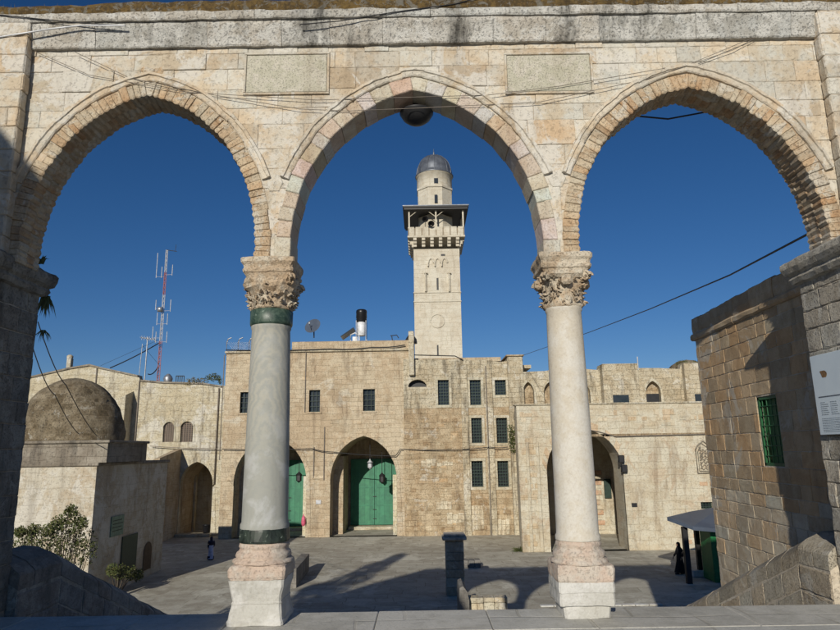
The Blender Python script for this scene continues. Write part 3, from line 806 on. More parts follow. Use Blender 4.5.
gb.build('grille', M['grilleG'], wo)
gg = MB(); gg.box((xg + .10, wy0, wz0), (xg + .13, wy1, wz1)); gg.build('shutter', M['booth'], wo)
# ================================================================== SIGN on the right pier
sg = empty('information_board', (4.44, 6.7, 1.7), 'pale blue-white information board with a rusty stain on the right pier', 'sign')
p1 = WX(811.5, 357, 4.43); p2 = WX(822, 435, 4.43)
y1 = p1.y; zt_, zb_ = p1.z, p2.z; y0 = y1 - .75
sb = MB(); sb.box((4.405, y0, zb_), (4.43, y1, zt_), (1, 1, 1), .004); sb.build('board', M['signw'], sg)
tx = MB(); H = zt_ - zb_
random.seed(3)
def tline(y, z, l, h, m):
    q = y
    while q > y - l:
        w = random.uniform(.008, .028); m.box((4.4022, q - w, z - h / 2), (4.405, q, z + h / 2)); q -= w + .006
tline(y1 - .07, zb_ + H * .47, .60, .012, tx)
tx.build('heading_line', M['ink'], sg)
tx = MB()
for c0, l in ((.09, .13), (.26, .13), (.43, .13)):
    for i in range(7): tline(y1 - c0, zb_ + H * (.40 - i * .025), l * random.uniform(.6, 1), .006, tx)
    tx.build('text_block', M['inkg'], sg); tx = MB()
for i in range(9): tline(y1 - .08, zb_ + H * (.20 - i * .02), .6, .005, tx)
tx.build('text_block', M['inkg'], sg)
rs = MB(); cy, cz = y1 - .21, zb_ + H * .75
rs.add([(4.4035, cy + .055 * math.cos(a) * (1 + .2 * math.sin(3 * a)), cz + .045 * math.sin(a) * (1 + .3 * math.cos(2 * a + 1)) + .02 * math.cos(a)) for a in [i * PI / 12 for i in range(24)]], [list(range(24))])
rs.build('rust_stain', M['rust'], sg)
random.seed(11)
# ================================================================== FAR FACADES
def fY(Y): return lambda u, v, d: Vector((u, Y + d, v))
def px(poly, Y): return [((q := W(a, b, Y)).x, q.z) for a, b in poly]
def dn(poly):    # snap lowest points to ground
    return poly
def win(root, r, Y, depth=.3, mat='grille', nx=4, ny=8, arched=False, rb=.018, sill=None, frame=True):
    x0, x1, z0, z1 = r
    f = MB(); t = .06
    Yw = Y + depth - .1
    f.box((x0, Yw, z0), (x0 + t, Yw + .06, z1)); f.box((x1 - t, Yw, z0), (x1, Yw + .06, z1)); f.box((x0 + t, Yw, z0), (x1 - t, Yw + .06, z0 + t)); f.box((x0 + t, Yw, z1 - t), (x1 - t, Yw + .06, z1))
    o = f.build('window', M[mat], root)
    p = MB(); p.box((x0 - .05, Yw + .09, z0 - .05), (x1 + .05, Yw + .12, z1 + .05)); p.build('pane', M['glass'], o)
    g = MB()
    for i in range(1, nx): x = x0 + (x1 - x0) * i / nx; g.box((x - rb, Yw - .05, z0), (x + rb, Yw - .02, z1))
    for i in range(1, ny): z = z0 + (z1 - z0) * i / ny; g.box((x0, Yw - .045, z - rb), (x1, Yw - .015, z + rb))
    g.build('grille', M[mat], o)
    if sill:
        s = MB(); s.box((x0 - .12, Y - .07, z0 - .14), (x1 + .12, Y + .1, z0 - .005), ch=.02); s.build('sill', M[sill], o)
    return o
def rhole(r): x0, x1, z0, z1 = r; return [(x0, z0), (x1, z0), (x1, z1), (x0, z1)]
def ahole(r, spf=.6, n=8, point=.0):
    x0, x1, z0, z1 = r; c = (x0 + x1) / 2; w = (x1 - x0) / 2; zs = z0 + (z1 - z0) * spf
    pts = [(x0, z0), (x1, z0)]
    for i in range(n * 2 + 1):
        a = PI * i / (2 * n); x = math.cos(a); y = math.sin(a)
        y = y * (1 - point) + (1 - abs(x)) * point
        pts.append((c + w * x, zs + (z1 - zs) * y))
    return pts
def porch(root, hole, Y, depth, mat, backmat=None, name='porch'):
    """vaulted recess behind an arched opening"""
    mb = MB(); n = len(hole)
    mb.add([(u, Y, v) for u, v in hole] + [(u, Y + depth, v) for u, v in hole], [(i, (i + 1) % n, n + (i + 1) % n, n + i) for i in range(1, n)])
    o = mb.build(name, M[mat], root)
    b = MB(); xs = [p[0] for p in hole]; zs = [p[1] for p in hole]
    b.box((min(xs) - .2, Y + depth, min(zs) - .2), (max(xs) + .2, Y + depth + .2, max(zs) + .2)); b.build('back_wall', M[backmat or mat], o)
    return o
def ring_stones(mb, hole, Y, wd, n0=2, pr=.05, tint=.12, alt=None):
    """voussoirs round an opening given as polygon (skips the first two base points)"""
    pts = [Vector(p) for p in hole[n0 - 1:]] ; cx = sum(p.x for p in pts) / len(pts); zb = min(p.y for p in pts)
    for i, (a, b) in enumerate(zip(pts, pts[1:])):
        if abs(a.y - b.y) < 1e-6 and a.y <= zb + 1e-3: continue
        def nn(p): d = Vector((p.x - cx, (p.y - zb) * .8 if p.y > zb else 0)); return d.normalized() if d.length > 1e-6 else Vector((0, 1))
        t = tv(tint)
        if alt and i % 2: t = tuple(x * y for x, y in zip(t, alt))
        q = [a, b, b + nn(b) * wd, a + nn(a) * wd]
        mb.block([(v.x, v.y) for v in q], lambda u, v, d: Vector((u, Y - d, v)), -.1, pr, .02, t)
def spots_wall(mb, x0, x1, z0, z1, Y, n, sc=(.2, .6), tn=None, avoid=()):
    """individual replaced or protruding stones on a far wall"""
    for _ in range(n):
        w = random.uniform(*sc); h = random.uniform(.2, .34); x = random.uniform(x0, x1 - w); z = z0 + round((random.uniform(z0, z1 - h) - z0) / .33) * .33
        if any(x < max(p[0] for p in q) + .45 and x + w > min(p[0] for p in q) - .45 and z < max(p[1] for p in q) + .4 and z + h > min(p[1] for p in q) - .4 for q in avoid): continue
        t = tn() if tn else tv(.25, .03)
        mb.box((x, Y - random.uniform(.01, .035), z), (x + w, Y + .05, z + h), t, .012)
ZB = G - .05
# ---- main building (ochre part with two great arches + block wall with barred windows)
YBm = 48.0; YC = 47.75
mainb = empty('ochre_building', (-6, 50, G), 'long ochre stone building behind the court with green doors in two deep arches', 'building')
hM = [(W(329.5, 500, YBm).x, G)] ; 
def archpx(pts, Y): return [((q := W(a, b, Y)).x, q.z) for a, b in pts]
mx0, mx1 = W(330, 500, YBm).x, W(397, 500, YBm).x
zap = W(364, 436, YBm).z; zsp = W(364, 484, YBm).z
def parch(x0, x1, zs, za, n=10, z0=G):
    c = (x0 + x1) / 2; w = (x1 - x0) / 2; R = []
    for i in range(n + 1):
        f = i / n * 10; k = min(int(f), 9); g = f - k; a, b = PROF[k], PROF[k + 1]; R.append((a[0] + (b[0] - a[0]) * g, a[1] + (b[1] - a[1]) * g))
    pts = [(x0, z0), (x1, z0)]
    pts += [(c + w * R[i][0], zs + (za - zs) * R[i][1]) for i in range(n, -1, -1)]
    pts += [(c - w * R[i][0], zs + (za - zs) * R[i][1]) for i in range(1, n + 1)]
    return pts
hM = parch(mx0, mx1, zsp, zap); lx0, lx1 = W(233, 500, YBm).x, W(306, 500, YBm).x
hL = parch(lx0, lx1, zsp, W(269, 437, YBm).z)
wB = [rect(309, 390, 320, 412, YBm), rect(363, 389, 375, 411, YBm), rect(240, 392, 251, 413, YBm)]
xa, xb, xc = W(222.5, 440, YBm).x, W(410, 440, YBm).x, W(292, 345, YBm).x
zt1, zt2 = W(250, 352, YBm).z, W(350, 341, YBm).z
mb = MB(); mb.plate([(xa, ZB), (xb, ZB), (xb, zt2), (xc, zt2), (xc, zt1), (xa, zt1)], [hM, hL] + [rhole(r) for r in wB], fY(YBm), 0, .6)
spots_wall(mb, xa, xb, W(320, 470, YBm).z, zt1 - .3, YBm, 60, tn=lambda: tv(.10, .01), avoid=[hM, hL] + [rhole(r) for r in wB])
wallB = mb.build('front_wall', M['facB'], mainb)
mb = MB(); ring_stones(mb, hL, YBm, .42, 2, .04); mb.build('arch_stones', M['facB'], wallB)
mb = MB(); ring_stones(mb, hM, YBm, .42, 2, .04); mb.build('arch_stones', M['facB'], wallB)
for x0, x1 in ((lx1, mx0), (W(212, 500, YBm).x + .9, lx0)):
    mb = MB(); mb.box((x0 + .45, YBm - .06, W(320, 479, YBm).z), (x1 - .45, YBm + .02, W(320, 475.5, YBm).z), (1.2, 1.2, 1.2), .03); mb.build('impost_band', M['facB'], wallB)
for r in wB: win(mainb, r, YBm, .35, 'grille', 3, 4, sill='facB')
for h, nm in ((hM, 'porch'), (hL, 'porch')):
    o = porch(mainb, h, YBm + .6, 4.6, 'facB')
    x0, x1 = h[0][0], h[1][0]
    wdt = x1 - x0
    # inner left pier step and lit jamb pillar right
    s = MB(); s.box((x0 + .002, YBm + 1.6, G), (x0 + .75, YBm + 5.1, zsp + 2.0)); s.build('inner_pier', M['facB'], o)
    jp = MB(); jp.box((x1 - .32, YBm + .5, G), (x1 - .01, YBm + .8, zsp + .6), (1.15, 1.15, 1.1), .03); jp.build('jamb_pillar', M['facA'], o)
    d = MB(); dx0, dx1 = x0 + .95, x1 - .05; dz1 = W(364, 459, YBm + 5).z
    nleaf = 2; Yd = YBm + 4.95
    for k in range(nleaf):
        a = dx0 + (dx1 - dx0) * k / nleaf; b = dx0 + (dx1 - dx0) * (k + 1) / nleaf
        d.box((a + .01, Yd + .02, G + .25), (b - .01, Yd + .1, dz1))
        for q in range(5):
            u0q = a + .01 + (b - a - .02) * q / 5; u1q = a + .01 + (b - a - .02) * (q + 1) / 5; d.box((u0q + .008, Yd - .002, G + .26), (u1q - .008, Yd + .02, dz1 - .01), tv(.12, .03))
        d.box((a + .03, Yd - .03, G + .3), (a + .12, Yd, dz1 - .05)); d.box((b - .12, Yd - .03, G + .3), (b - .03, Yd, dz1 - .05))
        for zz in (G + .3, G + 1.7, G + 3.1, dz1 - .15): d.box((a + .12, Yd - .025, zz), (b - .12, Yd, zz + .09))
    do = d.build('double_door', M['doorG'], mainb)
    xm = (dx0 + dx1) / 2
    for zz in (G + 1.4, G + 2.4, G + .7): kn = MB(); kn.box((xm - .14, Yd - .07, zz), (xm + .14, Yd - .03, zz + .05)); kn.build('bolt', M['dark'], do)
    st = MB(); st.box((x0 + .9, YBm + 3.9, G), (x1 - .02, Yd + .1, G + .22), ch=.02); st.build('threshold', M['facA'], mainb)
# body, parapet, ledge, pipes
mb = MB(); mb.box((xa, YBm + .6, zt1 - .9), (xb + 7, 62, zt1 - .6)); mb.box((xa, YBm + .6, ZB), (xa + .4, 62, zt1)); mb.box((xa, 61.6, ZB), (xb + 7, 62, zt1)); 
mb.build('rear_body', M['facB'], mainb)
lg = MB(); za = W(350, 350, YBm).z
lg.box((xa - .1, YBm - .16, za - .12), (xb, YBm + .02, za + .05), ch=.03); lg.build('ledge', M['facCt'], mainb)
pp = MB()
def vline(xp, ya, yb, Y, r=.045, kink=None): a = W(xp, ya, Y); b = W(xp, yb, Y); return [(a.x, Y, a.z), (a.x, Y, b.z)]
for xp, ya, yb in ((306, 352, 412), (324.5, 427, 480), (314, 447, 478), (224.5, 355, 460)): pp = MB(); pp.tube(vline(xp, ya, yb, YBm - .06), .035); pp.build('drain_pipe', M['cablegrey'], mainb)
pl = MB(); a = W(408.5, 335, YBm); b = W(414, 376, YBm)
pl.box((a.x, YBm - .62, b.z), (a.x + .42, YBm + 2, a.z + .2), ch=.04); pl.build('chimney_pier', M['facCt'], mainb)
# block wall with barred windows
cx0, cx1 = W(404, 440, YC).x, W(524, 470, YC).x
zc1 = W(440, 358, YC).z
wC = [rect(438, 380, 449, 405, YC), rect(470, 380, 481, 405, YC), rect(495, 380, 506, 395, YC), rect(471.5, 418, 482, 443, YC), rect(496.6, 418, 507.5, 443, YC), rect(471.7, 461, 483, 487, YC), rect(497.7, 461, 508.6, 487, YC)]
nr = rect(408, 379.5, 426.6, 387, YC)
niche = [(nr[0], nr[2]), (nr[1], nr[2])] + [((nr[0] + nr[1]) / 2 + (nr[1] - nr[0]) / 2 * math.cos(PI * i / 10), nr[2] + (nr[3] - nr[2]) * math.sin(PI * i / 10)) for i in range(1, 10)]
zmid = W(440, 408, YC).z
top = [(cx0, zc1 - .1)]
xx = cx0
tp = []
while xx < cx1 - .3: tp.append((xx, zc1 - .35 * (xx - cx0) / (cx1 - cx0) + random.uniform(-.09, .09))); xx += random.uniform(.25, .6)
tp.append((cx1, zc1 - .3))
lowh = [rhole(r) for r in wC if r[3] < zmid]; upph = [rhole(r) for r in wC if r[2] > zmid - .2] + [niche]
mb = MB(); mb.plate([(cx0 - .0, ZB), (cx1, ZB), (cx1, zmid), (cx0, zmid)], lowh, fY(YC), 0, .6)
spots_wall(mb, cx0, cx1 - .3, ZB + .1, zmid, YC, 130, tn=lambda: random.choice([tv(.16, .02), tv(.14, .04), (1.25, 1.3, 1.35), (.8, .75, .7)]), avoid=[rhole(r) for r in wC])
for (a, b, c, d, k) in ((421, 458, 436, 468, 3), (437, 460, 453, 467, 3), (436, 500, 452, 512, 4), (447, 512, 470, 524, 4), (498, 518, 510, 536, 3), (472, 505, 484, 530, 4)):
    r = rect(a, b, c, d, YC)
    for i in range(k):
        u = r[0] + (r[1] - r[0]) * i / k; mb.box((u, YC - .035, r[2] + random.uniform(0, .2)), (u + (r[1] - r[0]) / k - .02, YC + .02, r[3] - random.uniform(0, .2)), (1.35, 1.5, 1.7), .015)
wl = mb.build('block_wall', M['facC'], mainb)
mb = MB(); mb.plate([(cx0, zmid + .003), (cx1, zmid + .003)] + tp[::-1], upph, fY(YC), 0, .6); mb.build('upper_wall', M['facCt'], mainb)
mb = MB(); mb.box((niche[0][0] - .2, YC + .5, nr[2] - .3), (niche[1][0] + .2, YC + .7, nr[3] + .3)); mb.build('niche_back', M['dark'], mainb)
for i, r in enumerate(wC):
    win(mainb, r, YC, .35, 'grille', 4, 5 if i == 2 else 8, rb=.02)
    fr = MB(); x0, x1, z0, z1 = r
    for q in ((x0 - .2, z0 - .2, x1 + .2, z0 - .003), (x0 - .2, z1 + .003, x1 + .2, z1 + .2), (x0 - .2, z0, x0 - .003, z1), (x1 + .003, z0, x1 + .2, z1)): fr.box((q[0], YC - .04, q[1]), (q[2], YC + .05, q[3]), tv(.06), .01)
    fr.build('window_surround', M['facA'], mainb)
for xp, w, ya in ((462.5, .5, 364), (487, .55, 364)):     # pale vertical strips between the windows
    st_ = MB(); a = W(xp, 450, YC).x; st_.box((a, YC - .14, ZB), (a + w, YC + .02, W(xp, ya, YC).z), ch=.03); st_.build('pilaster_strip', M['facCt'], mainb)
pp = MB()
for xp, ya, yb in ((484, 366, 538),): pp = MB(); pp.tube(vline(xp + 1.5, ya, yb, YC - .2), .04); pp.build('drain_pipe', M['cablegrey'], mainb)
tr = MB(); a = W(506.6, 357, YC); b = W(522, 357, YC)
tr.box((a.x, YC - .3, ZB), (b.x, YC + 3, a.z), ch=.06); tr.build('corner_pier', M['facCt'], mainb)
cp = MB(); cp.box((a.x - .1, YC - .4, a.z), (b.x + .1, YC + 3.1, a.z + .12), ch=.03); cp.build('pier_cap', M['facC'], mainb)
mb = MB(); mb.box((cx0, YC + .6, zc1 - .8), (cx1 + 1, 62, zc1 - .55)); mb.build('roof', M['facCt'], mainb)
# ---- left building
YA = 49.6
lb = empty('cream_building', (-24, 52, G), 'pale cream stone building at far left with twin arched windows and mast on its roof', 'building')
tl = [(0, 380), (34, 376), (69, 368), (90, 364.5), (101, 367.5), (138.6, 375.6), (140, 380), (163, 382), (202, 383), (222, 386)]
tw = [((q := W(a, b, YA)).x, q.z) for a, b in tl]
wA = [rect(163, 422, 174, 442, YA), rect(180.5, 421.5, 193, 442, YA)]
ax0, ax1 = W(179, 500, YA).x, W(212, 500, YA).x
hA = parch(ax0, ax1, W(195, 487, YA).z, W(195, 462, YA).z)
mb = MB(); mb.plate([(tw[0][0], ZB), (tw[-1][0] + .3, ZB)] + [(p[0] + (.3 if i == 0 else 0), p[1]) for i, p in enumerate(tw[::-1])], [hA] + [ahole(r, .7) for r in wA], fY(YA), 0, .6)
spots_wall(mb, tw[0][0] + 4, tw[-1][0], G, tw[-1][1] - .4, YA, 60, tn=lambda: tv(.08, .01), avoid=[hA] + [rhole(r) for r in wA])
wa_ = mb.build('front_wall', M['facA'], lb)
mb = MB(); ring_stones(mb, hA, YA, .4, 2, .04); 
mb.build('arch_stones', M['facA'], wa_)
for r in wA: mb = MB(); ring_stones(mb, ahole(r, .7), YA, .22, 2, .04); mb.build('window_arch', M['facA'], wa_)
for r in wA: win(lb, r, YA, .3, 'shutter', 5, 10, rb=.035)
mb = MB()
for i in range(len(tw) - 1):
    a, b = tw[i], tw[i + 1]
    if b[0] - a[0] < .3: continue
    mb.add([(a[0], YA - .12, a[1] - .1), (b[0], YA - .12, b[1] - .1), (b[0], YA - .12, b[1] + .03), (a[0], YA - .12, a[1] + .03), (a[0], YA + .7, a[1] - .1), (b[0], YA + .7, b[1] - .1), (b[0], YA + .7, b[1] + .03), (a[0], YA + .7, a[1] + .03)], [(0, 1, 2, 3), (3, 2, 6, 7), (0, 1, 5, 4), (4, 5, 6, 7)])
mb.build('coping', M['drum'], lb)
rf_ = MB(); rf_.box((tw[0][0], YA + .6, tw[-1][1] - .8), (tw[-1][0], 62, tw[-1][1] - .5)); rf_.box((tw[0][0], 61.5, G), (tw[-1][0], 62, tw[-1][1])); rf_.build('roof', M['facA'], lb)
# passage through the arch: inner wall with a second lit arch
op = porch(lb, hA, YA + .6, 3.2, 'facB', 'facA')
r2 = rect(181, 489, 197, 531, YA + 3.7)
mb = MB(); mb.plate([(ax0 + .02, G), (r2[1] + .05, G), (r2[1] + .05, r2[3] + 1.0), (ax0 + .02, r2[3] + 1.2)], [], fY(YA + 3.0), 0, .3); mb.build('inner_wall', M['facA'], op)
mb = MB(); mb.box((ax0, YA - .5, G), (ax1 + .1, YA + .4, G + .22), ch=.03); mb.build('step', M['facA'], lb)
# vertical seams, pipe
for v_ in (vline(139.5, 381, 480, YA - .06), vline(97, 368, 460, YA - .05)): pp = MB(); pp.tube(v_, .05); pp.build('drain_pipe', M['cablegrey'], lb)
pp = MB(); pp.tube([*vline(219, 388, 484, YA - .08), (W(213, 486, YA).x, YA - .08, W(213, 486, YA).z)], .06)
pp.build('drain_pipe', M['cablegrey'], lb)
ch = MB(); a = W(69, 368, YA + 1); ch.box((a.x - .15, YA + .8, a.z - .5), (a.x + .2, YA + 1.2, a.z + .75), ch=.03); ch.lathe((a.x, YA + 1, a.z + .75), [(0, .22), (.2, .24), (.3, .12)], 10); ch.build('chimney', M['facA'], lb)
# buttresses in front of the cream building
bt_ = MB()
a = W(117, 437, 48.3); b = Vector((W(131.5, 420, YA).x, 0, W(125, 396, 48).z))
bt_.add([(a.x, 48.3, G), (b.x, 48.3, G), (b.x, 48.3, b.z + .1), (a.x, 48.3, b.z - .1), (a.x, YA, G), (b.x, YA, G), (b.x, YA, b.z + .5), (a.x, YA, b.z + .3)], [(0, 1, 2, 3), (1, 5, 6, 2), (3, 2, 6, 7), (0, 3, 7, 4)])
bt_.build('buttress', M['facA'], lb)
bt_ = MB(); a = W(150, 500, 45.6); b = W(165, 458, 45.6); c = W(178, 449, YA)
x1 = W(178.5, 500, YA).x
bt_.add([(a.x, 45.6, G), (x1, 45.6, G), (x1, 45.6, b.z), (a.x, 45.6, b.z - .1), (a.x, YA, G), (x1, YA, G), (x1, YA, c.z), (a.x, YA, c.z)], [(0, 1, 2, 3), (1, 5, 6, 2), (3, 2, 6, 7), (0, 3, 7, 4)])
bt_.build('buttress', M['facB'], lb)
# ---- terrace building right
YD = 39.8; YU = 47.5
tb = empty('terraced_building', (14, 44, G), 'pale cream building at right with large arched passage below an open roof terrace', 'building')
dx0, dx1 = W(519.5, 480, YD).x, 26.0
zd = W(600, 404.5, YD).z
ex0, ex1 = W(549, 510, YD).x, W(626, 510, YD).x
zes = W(600, 474, YD).z; zea = W(588, 428, YD).z
hD = parch(ex0, ex1, zes, zea)
rv = rect(701, 502, 713, 509, YD)
mb = MB(); mb.plate([(dx0, ZB), (dx1, ZB), (dx1, zd), (dx0, zd)], [hD, rhole(rv)], fY(YD), 0, .6)
AV = [hD, rhole(rv)]
spots_wall(mb, dx0, 18, W(600, 432, YD).z, zd - .3, YD, 60, tn=lambda: random.choice([tv(.08), (.98, .86, .76), tv(.08, .03)]), avoid=AV)
spots_wall(mb, 15.6, 18, G, W(690, 475, YD).z, YD, 25, tn=lambda: (1.0, .76, .64), avoid=AV); spots_wall(mb, dx0, ex0 - .5, G, zd - 2, YD, 25, tn=lambda: (.95, .85, .75), avoid=AV)
wd_ = mb.build('front_wall', M['facD'], tb)
win(tb, rv, YD, .3, 'grille', 4, 3)
mb = MB(); ring_stones(mb, hD, YD, .48, 2, .05, .06, alt=(1.0, .86, .76)); mb.build('arch_stones', M['facD'], wd_)
mb = MB(); xbk = W(517, 480, 48).x
mb.add([(dx0 + .001, YD + .6, ZB), (dx0 + .5, YD + .6, ZB), (xbk + .5, 48, ZB), (xbk, 48, ZB), (dx0 + .001, YD + .6, zd), (dx0 + .5, YD + .6, zd), (xbk + .5, 48, zd), (xbk, 48, zd)], [(0, 3, 7, 4), (1, 2, 6, 5), (4, 5, 6, 7)]); mb.box((dx0 + .9, YD + .6, zd - .5), (dx1, 48, zd - .08)); mb.build('side_wall', M['facD'], tb)
mb = MB(); mb.box((dx0 - .1, YD - .08, zd), (dx1, YD + .7, zd + .1), ch=.03); mb.build('parapet_coping', M['facCt'], tb)
mb = MB(); mb.box((dx0 + 3.8, YD - .05, W(600, 436.5, YD).z), (dx1, YD + .02, W(600, 435, YD).z + .05), (.8, .8, .8)); mb.build('string_course', M['facC'], wd_)
mb = MB(); n_ = len(hD); mb.add([(u, YD + .6, v) for u, v in hD] + [(u, YD + 1.9, v) for u, v in hD], [(i, (i + 1) % n_, n_ + (i + 1) % n_, n_ + i) for i in range(1, n_)])
o = mb.build('passage', M['facD'], tb)
mb = MB(); hx0, hx1, hz, hy = ex0 - .15, ex1 + 5, zea + .6, YD + 7.6
mb.plate([(hx0, G), (hx1, G), (hx1, hz), (hx0, hz)], [hD], fY(YD + 1.9), 0, .05)
mb.box((hx0 - .2, YD + 1.9, G), (hx0, hy + .2, hz)); mb.box((hx1, YD + 1.9, G), (hx1 + .2, hy + .2, hz)); mb.box((hx0 - .2, YD + 1.9, hz), (hx1 + .2, hy + .2, hz + .2)); mb.box((hx0, hy, G), (hx1, hy + .2, hz))
mb.build('hall_walls', M['facD'], tb)
r = rect(604.4, 479, 611, 498, YD + 7.5); 
f = MB(); f.box((r[0], YD + 7.45, r[2]), (r[1], YD + 7.6, r[3])); wo = f.build('window', M['grille'], tb)
mb = MB()
for i in range(12):
    q = rect(594, 470, 604, 530, YD + 7.55); z = q[2] + (q[3] - q[2]) * i / 12; mb.box((q[0], YD + 7.53, z), (q[0] + random.uniform(.3, .7), YD + 7.6, z + .3), (1.0, .72, .62) if i % 2 else (1.05, 1.02, 1), .01)
mb.build('striped_stones', M['facD'], o)
# side face stones left of the passage (pilaster ribs)
for xp in (527, 537): mb = MB(); a = W(xp, 480, YD).x; mb.box((a, YD - .08, G), (a + .2, YD + .01, zd - 2.2), ch=.03); mb.build('pilaster_rib', M['facD'], tb)
# upper back wall on the terrace
u0, u1 = W(520, 390, YU).x, 30
tlu = [(520, 372), (545, 371), (555, 369), (587, 369), (598, 370), (599, 365.5), (634, 365.5), (637, 368), (660, 368), (680, 369), (681, 364), (702, 363), (760, 362)]
twu = [((q := W(a, b, YU)).x, q.z) for a, b in tlu]; zu0 = zd - .6
nic = [rect(523, 382, 534, 404, YU), rect(544, 382, 556, 404, YU), rect(577, 383, 590, 404, YU), rect(646, 381, 660.5, 404, YU)]
wu = [rect(613, 395, 629, 403.5, YU), rect(695, 393, 701, 402, YU)]
mb = MB(); mb.plate([(twu[0][0], zu0), (twu[-1][0], zu0)] + twu[::-1], [ahole(r_, .55, point=.3) for r_ in nic] + [rhole(r_) for r_ in wu], fY(YU), 0, .5)
uo = mb.build('upper_wall', M['facCt'], tb)
for r_ in nic: mb = MB(); ring_stones(mb, ahole(r_, .55, point=.3), YU, .22, 2, .06, .05); mb.build('niche_arch', M['facA'], uo)
mb = MB(); mb.box((twu[0][0], YU + .45, zu0), (twu[-1][0], YU + .75, twu[0][1] - .2)); mb.build('niche_back', M['facC'], uo)
for r_ in wu: mb = MB(); mb.box((r_[0] - .1, YU + .3, r_[2] - .1), (r_[1] + .1, YU + .35, r_[3] + .1)); mb.build('dark_opening', M['dark'], uo)
mb = MB()
r_ = rect(646, 393.5, 660.5, 403, YU); mb.box((r_[0], YU + .2, r_[2]), (r_[1], YU + .25, r_[3])); mb.build('dark_opening', M['dark'], uo)
mb = MB(); mb.box((twu[5][0], YU - .8, zu0), (twu[6][0], YU - .002, twu[5][1] + .02), ch=.03)
r_ = wu[0]; bo = mb.build('projecting_bay', M['facCt'], uo)
mb = MB(); rr_ = rect(613, 395, 629, 403, YU - .8); mb.box((rr_[0], YU - .82, rr_[2]), (rr_[1], YU - .79, rr_[3])); mb.build('bay_window', M['glass'], bo)
mb = MB(); mb.box((twu[10][0], YU - .5, zu0), (30, YU - .002, twu[10][1] + .02), ch=.03); mb.build('end_bay', M['facCt'], uo)
mb = MB(); rr_ = rect(695, 394, 702, 402, YU - .5); mb.box((rr_[0], YU - .53, rr_[2]), (rr_[1], YU - .49, rr_[3])); mb.build('end_window', M['glass'], uo)
mb = MB(); mb.box((twu[0][0], YU + .5, twu[0][1] - .5), (30, 60, twu[0][1] - .2)); mb.build('upper_roof', M['facCt'], uo)
mb = MB(); q = W(687, 366, 52); mb.lathe((q.x, 52, q.z - .6), [(0, 1.5), (.3, 1.45), (.7, 1.1), (1.0, .6), (1.1, .05)], 20, sx=1.1); mb.build('low_dome', M['domeS'], tb)
# arabic style plaque: cartouche frame with carved strokes (only strokes, relief)
pq = rect(696, 441, 712, 473, YD)
pr = MB()
x0, x1, z0, z1 = pq; t = .05
outl = [(x0, z0), (x1, z0), (x1, z1 - .5), (x1 - .15, z1 - .25), ((x0 + x1) / 2, z1), (x0 + .15, z1 - .25), (x0, z1 - .5)]
pr.tube([(a, YD - .05, b) for a, b in outl] + [(x0, YD - .05, z0)], .04)
pr.tube([(a + (.12 if a < (x0 + x1) / 2 else -.12), YD - .05, b + (.12 if b < z0 + .1 else -.12)) for a, b in outl] + [(x0 + .12, YD - .05, z0 + .12)], .02)
for i in range(7):
    zz = z0 + .25 + i * (z1 - z0 - .8) / 6; xq = x0 + .2
    pr.tube([(xq + (x1 - x0 - .4) * s / 8, YD - .05, zz + .08 * math.sin(s * 1.9 + i * 1.3)) for s in range(9)], .018)
    for s in range(3): xx = xq + random.uniform(0, x1 - x0 - .4); pr.tube([(xx, YD - .05, zz), (xx + .02, YD - .05, zz + .22)], .016)
pr.build('carved_plaque', M['drum'], wd_)
pb = MB(); a = rect(629.5, 503, 637, 507, YD); pb.box((a[0], YD - .04, a[2]), (a[1], YD + .01, a[3])); tag(pb.build('wall_plaque', M['dark']), 'small dark plaque on pale wall right of the large arched passage', 'plaque')
pb = MB(); a = rect(316, 500, 321, 504, YBm); pb.box((a[0], YBm - .06, a[2]), (a[1], YBm - .01, a[3])); tag(pb.build('wall_plaque', M['whitep']), 'small pale number plate on the pier between the two green-doored arches', 'plaque')
# ---- minaret
YM = 57; mc = Vector((1.62, YM + 2.1, 0))
mn = empty('minaret', (mc.x, mc.y, 6), 'tall square pale stone minaret with balcony, dark canopy and grey lead dome', 'minaret')
hw = 2.13; zs0 = 6; zs1 = W(437, 249, YM).z
mb = MB(); mb.box((mc.x - hw, mc.y - hw, zs0), (mc.x + hw, mc.y + hw, zs1))
sh_ = mb.build('shaft', M['minar'], mn)
Yf_ = mc.y - hw
mb = MB()
for yy in (302, 293): z = W(437, yy, Yf_).z; mb.box((mc.x - hw - .06, mc.y - hw - .06, z), (mc.x + hw + .06, mc.y + hw + .06, z + .1), ch=.02)
# relief frame of the upper stage
for xp in (426, 449.5): r_ = rect(xp - 1.2, 274, xp + 1.2, 292, Yf_); mb.box((r_[0], Yf_ - .24, r_[2]), (r_[0] + .12, Yf_ + .02, r_[3]), ch=.02); mb.box((r_[1] - .08, Yf_ - .12, r_[2]), (r_[1], Yf_ + .02, r_[3]), ch=.02); mb.box((r_[0] - .05, Yf_ - .26, r_[3]), (r_[1] + .05, Yf_ + .02, r_[3] + .12), ch=.02)
for i in range(3):
    c = W(431 + i * 6.8, 263, Yf_); 
    mb.tube([(c.x + .25 * math.cos(a), Yf_ - .03, c.z + .45 * math.sin(a)) for a in [PI * k / 8 for k in range(9)]], .09)
    mb.box((c.x - .34, Yf_ - .2, c.z - .35), (c.x - .22, Yf_ + .02, c.z + .1), ch=.02)
mb.build('relief_moulding', M['minar'], sh_)
mb = MB(); c = W(437.5, 321, Yf_); mb.tube([(c.x + .62 * math.cos(a), Yf_ - .01, c.z + .62 * math.sin(a)) for a in [2 * PI * k / 24 for k in range(25)]], .05, 6)
mb.build('round_medallion', M['minar'], sh_)
mb = MB()
for a_ in ((436.6, 278, 438.6, 290), (437, 345, 438.6, 356), (441, 254, 445, 256)):
    r_ = rect(*a_, Yf_); mb.box((r_[0], Yf_ - .012, r_[2]), (r_[1], Yf_ + .05, r_[3]))
